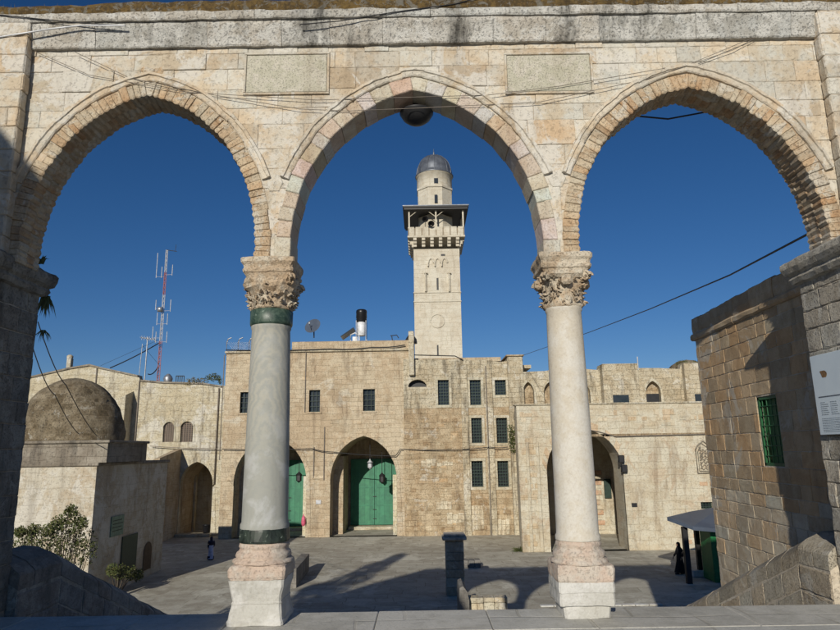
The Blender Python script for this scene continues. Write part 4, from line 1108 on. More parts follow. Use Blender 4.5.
mb.build('slit_window', M['dark'], sh_)
# corbels + balcony
zc0, zc1_, zp1 = zs1, W(437, 238, YM - .3).z, W(437, 227, YM - .4).z
hb = 2.62
mb = MB()
nst2 = 3
CB = {}
for k in range(nst2):
    f0 = k / nst2; h0 = hw + (hb - hw) * (k + 1) / nst2
    z0_ = zc0 + (zc1_ - zc0) * (.2 + .8 * f0); z1_ = zc0 + (zc1_ - zc0) * (.2 + .8 * (k + 1) / nst2)
    for s4 in range(4):
        M4 = Matrix.Translation(mc) @ Matrix.Rotation(s4 * PI / 2, 4, 'Z')
        for i in range(6): 
            u = -hw + .15 + i * (2 * hw - .3) / 5; mb_ = CB.setdefault((s4, i), MB()); mb_.box((u - .16, -h0, z0_), (u + .16, -hw + .05, z1_ - .0), (1, 1, 1), .02, M4)
for mb_ in CB.values(): mb_.build('corbel', M['minar'], mn)
mb = MB(); mb.box((mc.x - hb - .05, mc.y - hb - .05, zc1_), (mc.x + hb + .05, mc.y + hb + .05, zc1_ + .18), ch=.03); mb.build('balcony_floor', M['minar'], mn)
mb = MB(); zz0 = zc1_ + .18
for s4 in range(4):
    M4 = Matrix.Translation(mc) @ Matrix.Rotation(s4 * PI / 2, 4, 'Z')
    n = 8
    for i in range(n):
        u0_ = -hb + 2 * hb * i / n; mb.box((u0_ + .05, -hb, zz0), (u0_ + 2 * hb / n - .05, -hb + .12, zp1), (1, 1, 1), .02, M4)
    mb.box((-hb, -hb + .03, zz0), (hb, -hb + .1, zp1 - .12), (.55, .5, .45), 0, M4)
mb.build('balcony_parapet', M['minar'], mn)
zk0 = W(437, 206.5, YM - 1).z
mb = MB(); hc = 3.05
mb.box((mc.x - hc, mc.y - hc, zk0 - .02), (mc.x + hc, mc.y + hc, zk0 + .12), ch=.02); mb.box((mc.x - hc + .1, mc.y - hc + .1, zk0 - .18), (mc.x + hc - .1, mc.y + hc - .1, zk0 - .02))
co_ = mb.build('canopy', M['dark'], mn)
mb = MB(); mb.box((mc.x - hc - .03, mc.y - hc - .03, zk0 + .12), (mc.x + hc + .03, mc.y + hc + .03, zk0 + .19)); mb.build('canopy_roof', M['lead'], co_)
for s4 in range(4):
    M4 = Matrix.Translation(mc) @ Matrix.Rotation(s4 * PI / 2, 4, 'Z')
    for u in (-hb + .12, 0):
        mb = MB(); mb.box((u - .07, -hb + .02, zp1 - .3), (u + .07, -hb + .16, zk0 - .1), (1, 1, 1), .01, M4)
        for sg_ in ((1,) if u < -1 else (-1, 1)): mb.tube([M4 @ Vector((u, -hb + .09, zk0 - .8)), M4 @ Vector((u + sg_ * .7, -hb + .09, zk0 - .25))], .04)
        mb.build('canopy_post', M['minar'], mn)
ho = 1.72
def octl(mb, prof, n=8, sm=False, rot=PI / 8): mb.lathe((mc.x, mc.y, 0), prof, n, smooth=sm, rot=rot)
zr1 = W(437, 190.5, mc.y - .5).z; zr2 = W(437, 175.5, mc.y - .5).z
mb = MB(); octl(mb, [(zz0, ho * 1.02), (zk0 - .2, ho * 1.02)]); mb.build('inner_turret', M['minar'], mn)
mb = MB(); octl(mb, [(zk0 + .1, ho * 1.03), (zr1 - .1, ho * 1.03), (zr1 - .1, ho * 1.08), (zr1 + .1, ho * 1.08), (zr1 + .1, ho)]); tu = mb.build('upper_turret', M['minar'], mn)
mb = MB(); mb.lathe((mc.x, mc.y, 0), [(zr1 + .1, ho), (zr2 - .15, ho), (zr2 - .12, ho * 1.05), (zr2, ho * 1.06)], 32); mb.build('drum', M['minar'], mn)
mb = MB()
fy = mc.y - ho * .96
for a_ in ((434, 178.5, 438, 183.5), (434.5, 195, 437.5, 203)): r_ = rect(*a_, fy); mb.box((r_[0], fy - .1, r_[2]), (r_[1], fy + .3, r_[3]))
mb.build('turret_window', M['glass'], tu)
mb = MB(); H = W(437, 156.5, mc.y).z - zr2
prf = [(zr2 - .02, ho * 1.08), (zr2 + .05, ho * 1.1), (zr2 + .1, ho * 1.02)] + [(zr2 + .1 + (H - .1) * math.sin(a) ** .95, ho * 1.0 * math.cos(a) ** .85 + .02) for a in [PI / 2 * k / 12 for k in range(1, 12)]] + [(zr2 + H + .02, .03)]
mb.lathe((mc.x, mc.y, 0), prf, 32)
do = mb.build('dome', M['lead'], mn)
mb = MB()
for k in range(16):
    a = 2 * PI * k / 16; mb.tube([(mc.x + (r + .01) * math.cos(a), mc.y + (r + .01) * math.sin(a), z) for z, r in prf[2:]], .03, 5)
mb.build('dome_rib', M['lead'], do)
mb = MB(); zt = zr2 + H; mb.lathe((mc.x, mc.y, zt), [(-.05, .08), (.1, .05), (.2, .14), (.3, .05), (.4, .09), (.5, .03), (.8, .015)], 10); mb.build('finial', M['lead'], mn)
mb = MB()
for dx, tz in ((-1.0, 1.15), (-.45, .7)):
    p = Vector((mc.x + dx, mc.y - hb + .3, zp1 + tz - .5)); rings = []
    for t, r in ((0, .06), (.25, .08), (.5, .28), (.55, .30)): rings.append([p + Vector((.28 * t * 0 + r * math.cos(a) , -t, r * math.sin(a))) for a in [2 * PI * k / 14 for k in range(14)]])
    mb.loft(rings, cap=False); mb.tube([p, p - Vector((0, 0, 1.2))], .03)
mb.build('loudspeaker', M['dark'], mn)
# ================================================================== DOMED BUILDING at left
dbx = -13.9; dby0 = WX(97, 466, dbx).y; dby1 = 35.8
db = empty('domed_building', (-17, 31, G), 'low square building with stone dome at left, front sunlit and side wall in shade', 'building')
zdb = WX(97, 466, dbx).z
mb = MB(); mb.box((-22.5, dby0, ZB), (dbx, dby1, zdb)); 
mb.build('walls', M['domeB'], db)
mb = MB(); mb.box((-22.6, dby0 - .09, zdb), (dbx + .1, dby1 + .1, zdb + .14), ch=.03); mb.build('wall_coping', M['drum'], db)
dcy = dby0 + 3.2; 
a = WX(109, 440, -13.9); 
x_r = W(107.5, 450, 28.0).x; zdr = W(107, 440, 28.0).z
mb = MB(); mb.box((x_r - 5.0, 28.0, zdb + .14), (x_r, 32.0, zdr - .12)); mb.build('drum_base', M['drum'], db)
mb = MB(); mb.box((x_r - 5.1, 27.9, zdr - .12), (x_r + .1, 32.1, zdr), ch=.03); mb.build('drum_cornice', M['drum'], db)
dc = Vector((W(71, 430, 30).x, 30.0, zdr)); rd = W(121.5, 436, 30).x - dc.x
zap_ = W(71, 378.5, dc.y).z - zdr
mb = MB(); mb.lathe(dc, [(-.05, rd)] + [(zap_ * math.sin(a), rd * math.cos(a)) for a in [PI / 2 * k / 20 for k in range(1, 20)]] + [(zap_ + .01, .02)], 56, jit=.09, sy=.86)
mb.build('dome', M['domeS'], db)
mb = MB(); p = WX(122, 537, dbx); q = WX(135, 562, dbx)
mb.box((dbx - .02, p.y, q.z - .3), (dbx + .05, q.y, p.z)); mb.build('door', M['grille'], db)
mb = MB(); p = WX(111, 517, dbx); q = WX(122, 534, dbx); mb.box((dbx, p.y, q.z), (dbx + .05, q.y, p.z), ch=.01); so_ = mb.build('wall_sign', M['sage'], db)
mb = MB(); 
for i in range(4): zz = q.z + (p.z - q.z) * (.25 + i * .17); mb.box((dbx + .052, p.y + .12, zz), (dbx + .056, q.y - .12 - .1 * (i % 2), zz + .04))
mb.build('lettering', M['grille'], so_)
mb = MB(); p = WX(144, 543, dbx); q = WX(150, 568, dbx); c = (p.y + q.y) / 2; w = (q.y - p.y) / 2
mb.add([(dbx + .03, p.y, q.z), (dbx + .03, q.y, q.z)] + [(dbx + .03, c + w * math.cos(PI * k / 10), p.z - .45 + .45 * math.sin(PI * k / 10)) for k in range(11)], [list(range(13))]); mb.build('arched_door', M['wood'], db)
# ================================================================== COURT OBJECTS
def gp(px_, py_): return WG(px_, py_)
pil = empty('stone_pillar', (1.5, 29.0, G), 'dark stone pillar with flat cap standing in the shaded court', 'pillar')
c = Vector((W(454.5, 560, 29).x, 29, G)); zt = W(454.5, 536, 29).z
mb = MB(); zc = 0
while G + zc < zt - .15:
    h = random.uniform(.3, .42); h = min(h, zt - .12 - G - zc); mb.box((c.x - .39, c.y - .36, G + zc), (c.x + .39, c.y + .36, G + zc + h - .008), tv(.15), .02); zc += h
    if h < .05: break
mb.build('pillar_shaft', M['para'], pil, noiseamp=.01)
mb = MB(); mb.box((c.x - .52, c.y - .50, zt - .12), (c.x + .52, c.y + .50, zt + .02), ch=.03); mb.box((c.x - .45, c.y - .43, zt + .02), (c.x + .45, c.y + .43, zt + .12), ch=.03); mb.build('pillar_cap', M['pier'], pil)
wbk = empty('low_wall', (2.4, 24.5, G), 'low sunlit pale stone wall with an upright end slab beside the dark pillar', 'wall')
x0, x1 = W(468, 603, 25).x, W(508, 603, 25).x; zt = W(488, 597.5, 25).z
mb = MB(); u = x0
while u < x1 - .05:
    w = min(random.uniform(.35, .6), x1 - u)
    zc = G
    while zc < zt - .03:
        h = min(random.uniform(.22, .3), zt - zc); mb.box((u, 25, zc), (u + w - .01, 25.5, zc + h - .01), tv(.12, .02), .02); zc += h
    u += w
mb.build('wall_body', M['facA'], wbk, noiseamp=.01)
x0_ = W(459, 597, 24.6).x; zt2_ = W(462, 584, 25).z
mb = MB(); rings = []
for y_ in (24.6, 26.1):
    rings.append([Vector((x0_, y_, G)), Vector((x0_ + .36, y_, G)), Vector((x0_ + .36, y_, zt)), Vector((x0_ + .30, y_, zt + (zt2_ - zt) * .6)), Vector((x0_ + .16, y_, zt2_)), Vector((x0_ + .03, y_, zt2_ - .06)), Vector((x0_, y_, zt))])
mb.loft(rings, smooth=False); mb.build('end_slab', M['grey'], wbk)
def lowblock(px0, px1, pyb, pyt, dep, name, label, cat, mat='grey'):
    p = WG((px0 + px1) / 2, pyb); a = W(px0, pyb, p.y).x; b = W(px1, pyb, p.y).x; zt = W((px0 + px1) / 2, pyt, p.y).z
    mb = MB(); n = 3
    for i in range(n): mb.box((a + (b - a) * i / n, p.y, G), (a + (b - a) * (i + 1) / n - .01, p.y + dep, zt), tv(.12), .03)
    return tag(mb.build(name, M[mat], noiseamp=.01), label, cat)
lowblock(463, 481, 568, 560.5, .7, 'stone_block', 'small dark stone block lying behind the pillar at the shadow edge', 'block')
p = WG(293, 584)
mb = MB(); q = WG(309, 570)
p = Vector((WG(296, 588).x, WG(296, 588).y, G)); q = Vector((WG(309, 570.5).x, WG(309, 570.5).y, G)); hh = .82
for i in range(4):
    a = p.lerp(q, i / 4 + .003); b = p.lerp(q, (i + 1) / 4 - .003); wv = Vector((-.42, 0, 0)); up = Vector((0, 0, hh))
    mb.add([a, b, b + wv, a + wv, a + up, b + up, b + wv + up, a + wv + up], [(0, 1, 5, 4), (1, 2, 6, 5), (2, 3, 7, 6), (3, 0, 4, 7), (4, 5, 6, 7)], tv(.08))
tag(mb.build('stone_bench', M['grey'], noiseamp=.01), 'low stone block bench just right of the left column base', 'bench')
# canopy shelter
sh = empty('shelter', (12.3, 31, G), 'blue-grey sheet roof shelter on dark posts beside the right building', 'shelter')
YS = 31.0
a = W(667, 516, YS - 1.2); z_ = W(690, 521, YS).z
mb = MB()
A = W(667, 517, YS - .3); B = W(693, 526.5, YS - 1.3); C_ = W(722, 529, YS - 1.3); D = W(722, 506, YS + 1.6); E_ = W(690, 511.5, YS + 1.2)
topv = [A, B, C_, D, E_]
zs_ = [v.z for v in topv]
mb.add([v for v in topv] + [v - Vector((0, 0, .16)) for v in topv], [(0, 1, 2, 3, 4), (5, 6, 7, 8, 9), (0, 1, 6, 5), (1, 2, 7, 6), (2, 3, 8, 7), (3, 4, 9, 8), (4, 0, 5, 9)])
mb.build('sheet_roof', M['canopy'], sh)
P0 = WG(689.5, 583.5); pt_ = Vector((P0.x, P0.y, B.z - .1))
mb = MB(); mb.box((P0.x - .11, P0.y - .11, G), (P0.x + .11, P0.y + .11, pt_.z + .02)); mb.build('post', M['dark'], sh)
mb = MB(); mb.box((12.9, 31.9, G), (13.1, 32.1, B.z + .1)); mb.build('post', M['dark'], sh)
bo_ = empty('kiosk_booth', (13.2, 30, G), 'green booth standing under the sheet roof beside the right building', 'booth')
p = WG(712, 580); mb = MB(); a = W(712, 550, 30.4).x
mb.box((a, 30.4, G), (a + 1.2, 31.6, G + 2.3), ch=.03); mb.build('cabin', M['booth'], bo_)
mb = MB(); mb.box((a - .05, 30.3, G + 2.3), (a + 1.25, 31.7, G + 2.4), ch=.02); mb.build('cabin_roof', M['booth'], bo_)
mb = MB(); mb.box((a + .25, 30.37, G + .9), (a + .9, 30.41, G + 2.0)); mb.build('hatch', M['dark'], bo_)
mb = MB(); p = WG(706, 578); mb.box((p.x - .5, p.y + .2, G), (p.x + .1, p.y + .8, G + .28), ch=.03); tag(mb.build('stone_block', M['marbW']), 'pale stone block on the ground at the foot of the green booth', 'block')
# ---- people
def person(loc, face_ang, H, robe, scarf, label, stride=.18, robe_mat='cloth', scarf_mat='cloth', arm='down', over=None):
    root = empty('person', loc, label, 'person'); s = H / 1.7
    R = Matrix.Translation(Vector(loc)) @ Matrix.Rotation(face_ang, 4, 'Z') @ Matrix.Scale(s, 4)   # local +X = forward
    V = []; E = []; RD = []
    def v(p, r): V.append(Vector(p)); RD.append(r); return len(V) - 1
    def e(a, b): E.append((a, b))
    pel = v((0, 0, .95), .13); w = v((0, 0, 1.10), .12); ch_ = v((.01, 0, 1.30), .14); nk = v((.01, 0, 1.45), .06); hd0 = v((.03, 0, 1.54), .075); hd1 = v((.03, 0, 1.63), .08)
    for a, b in ((pel, w), (w, ch_), (ch_, nk), (nk, hd0), (hd0, hd1)): e(a, b)
    for sy, st in ((1, stride), (-1, -stride)):
        hp = v((0, sy * .09, .90), .095); kn = v((st * .55 + .03, sy * .09, .50), .06); an = v((st - .02, sy * .09, .09), .04); fo = v((st + .13, sy * .09, .035), .032)
        e(pel, hp); e(hp, kn); e(kn, an); e(an, fo)
        shd = v((.0, sy * .18, 1.39), .055); el = v((-st * .6 - .03, sy * .23, 1.12), .042)
        hx = -st * .8 + .12; hnd = v((hx, sy * .21, .90), .028); pa = v((hx + .02, sy * .21, .84), .030)
        e(ch_, shd); e(shd, el); e(el, hnd); e(hnd, pa)
        for k in range(4):
            f1 = v((hx + .005 + k * .013, sy * .215, .80), .009); f2 = v((hx + .012 + k * .013, sy * .205, .765 - .006 * (k in (1, 2))), .008); e(pa, f1); e(f1, f2)
        t1 = v((hx + .055, sy * .205, .82), .010); e(pa, t1)
    me = bpy.data.meshes.new('body'); me.from_pydata([R @ p - Vector(loc) for p in V], E, []); o = bpy.data.objects.new('body', me); COL.objects.link(o)
    o.parent = root; md = o.modifiers.new('skin', 'SKIN'); 
    for i, sv in enumerate(me.skin_vertices[0].data): sv.radius = (RD[i] * s, RD[i] * s); sv.use_root = (i == 0)
    o.modifiers.new('sub', 'SUBSURF').levels = 1; o.modifiers['sub'].render_levels = 1
    me.materials.append(M['skin']); WL[o.name] = Vector(loc)
    dg = bpy.context.evaluated_depsgraph_get(); me2 = bpy.data.meshes.new_from_object(o.evaluated_get(dg)); o.modifiers.clear(); o.data = me2
    def T(mb): mb.v = [R @ p for p in mb.v]; return mb
    # long coat with folds, sleeves
    mb = MB(); rings = []
    for zz, rx_, ry_ in ((.10, .26 + stride * .5, .23), (.35, .22 + stride * .3, .20), (.7, .17 + stride * .1, .18), (.95, .155, .19), (1.12, .14, .18), (1.3, .15, .21), (1.41, .11, .19), (1.47, .07, .08)):
        rings.append([Vector((rx_ * math.cos(a) * (1 + .06 * math.sin(a * 9 + zz) * (1.3 - zz)), ry_ * math.sin(a) * (1 + .06 * math.sin(a * 7) * (1.3 - zz)), zz)) for a in [2 * PI * k / 36 for k in range(36)]])
    mb.loft(rings); T(mb).build('long_coat', M[robe_mat], root)
    mb = MB()
    for sy, st in ((1, stride), (-1, -stride)):
        mb.tube([(0, sy * .17, 1.40), (-st * .3 - .02, sy * .225, 1.26), (-st * .6 - .03, sy * .24, 1.12), (-st * .8 + .08, sy * .22, .95)], [.07, .07, .06, .05], 10)
    T(mb).build('sleeves', M[scarf_mat if over else robe_mat], root)
    mb = MB(); rings = []
    for zz, r, dx in ((1.28, .20, -.02), (1.36, .175, -.02), (1.44, .12, -.01), (1.50, .105, .0), (1.58, .115, .005), (1.66, .11, .01), (1.72, .07, .01), (1.735, .02, .01)):
        rings.append([Vector((dx + r * math.cos(a) - (.035 if math.cos(a) > .75 and 1.5 < zz < 1.66 else 0), r * 1.0 * math.sin(a) * (1.25 if zz < 1.4 else .95), zz)) for a in [2 * PI * k / 30 for k in range(30)]])
    mb.loft(rings); T(mb).build('headscarf', M[scarf_mat], root)
    mb = MB(); rings = []
    for zz, r in ((1.50, .03), (1.53, .065), (1.58, .08), (1.64, .07), (1.67, .03)): rings.append([Vector((.055 + r * .9 * math.cos(a), r * .85 * math.sin(a), zz)) for a in [2 * PI * k / 16 for k in range(16)]])
    mb.loft(rings); mb.add([(.125, -.012, 1.57), (.125, .012, 1.57), (.15, 0, 1.565), (.125, 0, 1.61)], [(0, 1, 2), (0, 2, 3), (1, 3, 2)]); fo_ = T(mb).build('face', M['skin'], root)
    mb = MB()
    for sy in (-1, 1): mb.lathe((.122, sy * .03, 1.6), [(-.008, .002), (0, .011), (.008, .002)], 8)
    mb.box((.118, -.02, 1.535), (.128, .02, 1.542)); T(mb).build('eyes_and_mouth', M['dark'], fo_)
    mb = MB()
    for sy, st in ((1, stride), (-1, -stride)): mb.box((st - .07, sy * .09 - .045, 0), (st + .18, sy * .09 + .045, .085), ch=.02)
    T(mb).build('shoes', M['dark'], root)
    return root, T, R
pB = WG(681, 574.0)
hB = (W(681, 542.5, pB.y).z - G)
person((pB.x, pB.y, G), PI, hB, None, None, 'person in long black robe and headscarf walking beside the shelter post')
pW = WG(210.5, 560)
hW = (W(210.5, 537, pW.y).z - G)
rt_, T_, R_ = person((pW.x, pW.y, G), PI / 2 + .5, hW, None, None, 'person in pale blue coat and dark headscarf walking across the court at left', .10, 'clothB', 'clothN', over=True)
mb = MB(); mb.lathe((0, 0, 0), [(1.1, .16), (1.2, .19), (1.32, .19), (1.42, .12)], 24, sy=1.15); T_(mb).build('shawl', M['clothN'], rt_)
mb = MB(); mb.lathe((0, 0, 0), [(.06, .25), (.2, .26), (.30, .24)], 24); T_(mb).build('skirt_hem', M['clothN'], rt_)
# bin near passage
mb = MB(); p = WG(206, 536); mb.lathe((p.x, p.y, G), [(0, .22), (.75, .28), (.78, .30), (.82, .30), (.83, .2)], 16); tag(mb.build('litter_bin', M['tank']), 'small dark bin by the step of the arch at far left', 'bin')
mb = MB(); a = W(303.5, 520, YBm - .2); mb.lathe((a.x, YBm - .2, a.z - .42), [(0, .06), (.08, .13), (.3, .16), (.6, .12), (.72, .05), (.84, .02)], 14); tag(mb.build('hanging_bag', M['pinkp']), 'pink bag hanging on the jamb of the left green-door arch', 'bag')
# hanging lanterns
def lantern(px_, py_, Y, s, mat, label, zs):
    a = W(px_, py_, Y); root = empty('lantern', (a.x, Y, a.z - s), label, 'lantern', 'lanterns in the green-door arches')
    mb = MB(); mb.lathe((a.x, Y, a.z - s), [(0, .04), (.15 * s, .2 * s), (.3 * s, .42 * s), (1.1 * s, .42 * s), (1.2 * s, .5 * s), (1.6 * s, .1 * s), (1.8 * s, .04)], 6, smooth=False); mb.build('lantern_body', M[mat], root)
    mb = MB(); mb.tube([(a.x, Y, a.z + .7 * s), (a.x, Y, zs)], .025); mb.build('chain', M['dark'], root)
lantern(370, 463.5, YBm + 1.5, .42, 'whitep', 'pale hanging lantern high in the right green-door arch', W(370, 441, YBm + 1.5).z)
lantern(382, 477, YBm + 2.5, .5, 'dark', 'black hanging lantern before the right green double door', W(382, 452, YBm + 2.5).z)
lantern(299, 476, YBm + 2.5, .5, 'dark', 'black hanging lantern in the left green-door arch beside the column', W(299, 462, YBm + 2.5).z)
for q, lb_ in (((615.5, 459.5), 'upper of two small black floodlights beside the big right arch'), ((618.5, 469), 'lower of two small black floodlights beside the big right arch')):
    a = W(*q, YD - .15); mb = MB(); mb.box((a.x + .15, YD - .35, a.z - .2), (a.x + .5, YD - .12, a.z + .25), ch=.04); mb.tube([(a.x + .3, YD - .2, a.z), (a.x + .3, YD, a.z)], .04); tag(mb.build('floodlight', M['dark']), lb_, 'floodlight', 'floodlights beside the big right arch')
# ================================================================== ROOFTOP THINGS
# mast
am = W(157.5, 378, 55); bmz = W(165, 250, 55)
ms_ = empty('antenna_mast', (am.x, 55, am.z - .6), 'tall red and white lattice antenna mast on the cream building roof', 'antenna')
xm = W(161, 378, 55).x - .25
mb = MB(); z0 = am.z - .9; z1 = bmz.z
hseg = (z1 - z0) / 6
for seg in range(6):
    m1 = MB(); za_, zb__ = z0 + seg * hseg, z0 + (seg + 1) * hseg; w = .13 - seg * .008; lean = (lambda z: xm + (z - z0) * .0)
    cs = [(w * math.cos(k * 2 * PI / 3), w * math.sin(k * 2 * PI / 3)) for k in range(3)]
    for cx_, cy_ in cs: m1.tube([(xm + cx_, 55 + cy_, za_), (xm + cx_, 55 + cy_, zb__)], .024, 5)
    nz = 5
    for i in range(nz):
        zz = za_ + (zb__ - za_) * i / nz; zn = za_ + (zb__ - za_) * (i + 1) / nz
        for k in range(3):
            a, b = cs[k], cs[(k + 1) % 3]; m1.tube([(xm + a[0], 55 + a[1], zz), (xm + b[0], 55 + b[1], zn)], .014, 4)
    m1.build('mast_section', M['redp'] if seg in (0, 1, 4) else M['whitep'], ms_)
def whip(x, z, l, side):
    m1 = MB(); m1.tube([(xm, 55, z), (xm + side, 54.9, z)], .014, 5); m1.tube([(xm + side, 54.9, z - .1), (xm + side, 54.9, z + l)], .03, 6); m1.build('whip_antenna', M['whitep'], ms_)
for yy, sd, l in ((277, -.75, 2.2), (277, -.28, .9), (275, .65, .9), (309, -.6, .8), (311, .7, 1.0), (324, -.4, 1.0), (324, .5, .9), (342, .55, .9), (342, -.4, .9), (338, -.7, 1.0)):
    whip(0, W(160, yy, 55).z, l, sd)
m1 = MB(); m1.tube([(xm, 55, z1), (xm + .3, 55, z1 - .05), (xm + .9, 55, z1 - .15)], .03); m1.tube([(xm + .75, 55, z1 - .15), (xm + .8, 55, z1 + .5)], .02); m1.build('top_arm', M['dark'], ms_)
m1 = MB(); zz = W(160, 310, 55).z; m1.lathe((xm - .15, 54.8, zz), [(-.2, .05), (-.18, .25), (.18, .25), (.2, .05)], 10); m1.build('equipment_box', M['steel'], ms_)
# small antenna
xa2 = W(146, 360, 54).x; zb2 = W(144, 377, 54).z - .4; zt2 = W(146, 337, 54).z
an2 = empty('roof_antenna', (xa2, 54, zb2), 'short thin antenna pole left of the tall red and white mast', 'antenna')
m1 = MB(); m1.tube([(xa2, 54, zb2), (xa2, 54, zt2)], .05); m1.tube([(xa2 - .5, 54, zb2 + .3), (xa2 - .4, 54, zt2 - .6)], .03); m1.build('pole', M['steel'], an2)
m1 = MB()
m1.tube([(xa2 - .6, 54, zt2 - .05), (xa2 + .7, 54, zt2 - .25)], .03)
for i in range(6): xx = xa2 - .5 + i * .22; m1.tube([(xx, 53.7, zt2 - .06 - i * .03), (xx, 54.3, zt2 - .06 - i * .03)], .025); m1.tube([(xx, 54, zt2 - .25 - i * .03), (xx, 54, zt2 + .12 - i * .03)], .02)
m1.build('aerial', M['whitep'], an2)
def cable(pts, r, label, mat='cable', sag=0, cat='cable', n=24, name='cable'):
    pts = [Vector(p) for p in pts]; P = []
    for a, b in zip(pts, pts[1:]):
        for i in range(n): t = i / n; p = a.lerp(b, t); p.z -= 4 * sag * t * (1 - t); P.append(p)
    P.append(pts[-1]); m = MB(); m.tube(P, r, 6); return tag(m.build(name, M[mat]), label, cat)
cable([W(110, 368, 53), W(159, 343, 55)], .05, 'thick dark cable rising from the cream roof ridge to the mast', sag=.1)
cable([W(148, 374, 54), W(158, 367, 55)], .045, 'short dark cable drooping to the foot of the mast', sag=.25)
cable([W(100, 366, 54), W(158, 340, 55)], .012, 'thin guy wire left of the tall mast above the thick cable', sag=0)
cable([W(142, 345, 54), W(160, 366, 55)], .012, 'thin guy wire crossing from the short antenna to the mast foot')
# tripod things on the roof edge right of the mast
m1 = MB()
for i in range(5): a = W(176 + i * 2, 380, 52); m1.tube([(a.x, 52, a.z - .3), (a.x, 52, a.z + .35)], .03)
a = W(176, 376, 52); b = W(184, 376, 52); m1.tube([a, b], .04); tag(m1.build('roof_rail', M['dark']), 'low dark rail on the cream roof just right of the mast', 'railing')
m1 = MB(); a = W(168, 380, 52); m1.lathe((a.x, 52, a.z - .2), [(0, .3), (.3, .38), (.5, .3), (.7, .1)], 12); tag(m1.build('roof_vent', M['steel']), 'small round grey vent on the cream roof beside the mast foot', 'vent')
# razor-wire style fence posts at left end of ochre roof
fr_ = empty('roof_fence', (W(238, 345, 49).x, 49, zt1), 'light blue-grey curved fence posts on the left end of the ochre roof', 'fence')
posts = []
for xp in (226.5, 238, 249):
    a = W(xp, 350, 49); x = a.x; zt_f = W(xp, 334, 49).z; zt_f = min(zt_f, zt1 + 1.3)
    m1 = MB(); m1.tube([(x, 49, zt1 - .1), (x, 49, zt1 + .95), (x + .1, 49, zt1 + 1.2), (x + .35, 49, zt1 + 1.3)], .045); m1.build('fence_post', M['steel'], fr_)
m1 = MB()
xs = W(226.5, 350, 49).x; xe = W(255, 350, 49).x
for i in range(14):
    x = xs + (xe - xs) * i / 14
    m1.tube([(x, 49.02, zt1), (x + .9, 49.02, zt1 + .95)], .008, 4); m1.tube([(x + .9, 49.02, zt1), (x, 49.02, zt1 + .95)], .008, 4)
m1.build('wire_mesh', M['steel'], fr_)
# satellite dish
a = W(314, 327, 52); ds = empty('satellite_dish', (a.x, 52, zt2 if False else a.z - .8), 'grey satellite dish on short mast above the ochre roof edge', 'satellite dish')
Rm = Matrix.Translation(a) @ Matrix.Rotation(math.radians(-25), 4, 'Z') @ Matrix.Rotation(math.radians(72), 4, 'X')
m1 = MB(); rings = []
for t in [i / 6 for i in range(7)]: r = .05 + .70 * t; rings.append([Rm @ Vector((r * 1.0 * math.cos(b), r * .85 * math.sin(b), .22 * t * t)) for b in [2 * PI * k / 24 for k in range(24)]])
m1.loft(rings, cap=True); m1.build('dish', M['canopy'], ds)
m1 = MB(); m1.tube([a, a + Vector((0, .1, -.9))], .05); m1.tube([Rm @ Vector((0, -.5, .15)), Rm @ Vector((0, 0, .7))], .02); m1.build('mount', M['dark'], ds)
m1 = MB(); m1.lathe(Rm @ Vector((0, 0, .7)), [(-.06, .05), (.06, .05)], 8); m1.build('receiver', M['white'], ds)
# solar water heater
a = W(361.5, 322, 52); sw = empty('water_heater', (a.x, 52, W(361, 341, 52).z), 'black water tank on a white cylinder with small solar panel on roof', 'water tank')
zb3 = W(361, 341, 52).z
m1 = MB(); z1_, z2_, z3_ = W(361, 336, 52).z, W(361, 322, 52).z, W(361, 309.5, 52).z
m1.lathe((a.x, 52, z1_), [(0, .30), (.03, .33), (z2_ - z1_ - .03, .33), (z2_ - z1_, .28)], 20); m1.build('white_cylinder', M['white'], sw)
m1 = MB(); m1.lathe((a.x, 52, z2_), [(0, .42), (.05, .45), (.3, .43), (.35, .46), (.7, .44), (.75, .46), (z3_ - z2_ - .1, .44), (z3_ - z2_ - .03, .35), (z3_ - z2_, .1)], 24); m1.build('black_tank', M['tank'], sw)
m1 = MB()
for dx in (-.4, .4): 
    for dy in (-.4, .4): m1.tube([(a.x + dx, 52 + dy, zb3 - .6), (a.x + dx, 52 + dy, z2_ + .05)], .03)
m1.build('stand', M['steel'], sw)
m1 = MB(); p = W(341, 337, 52); q = W(354, 328, 52)
m1.add([(p.x, 51.6, p.z), (p.x, 53, p.z), (q.x, 53, q.z), (q.x, 51.6, q.z), (p.x + .05, 51.6, p.z - .1), (p.x + .05, 53, p.z - .1), (q.x + .05, 53, q.z - .1), (q.x + .05, 51.6, q.z - .1)], [(0, 1, 2, 3), (4, 5, 6, 7), (0, 3, 7, 4), (1, 2, 6, 5), (0, 1, 5, 4), (3, 2, 6, 7)])
m1.build('solar_panel', M['glass'], sw)
m1 = MB(); p = W(355, 338, 52); m1.tube([(p.x - .35, 51.9, p.z - .3), (p.x - .35, 51.9, p.z + .25), (p.x, 51.9, p.z + .4), (p.x + .35, 51.9, p.z + .25), (p.x + .35, 51.9, p.z - .3)], .06); m1.box((p.x - .2, 51.95, p.z - .3), (p.x + .2, 52.1, p.z + .1)); tag(m1.build('roof_fan', M['white']), 'small white arched vent housing left of the black water tank', 'vent')
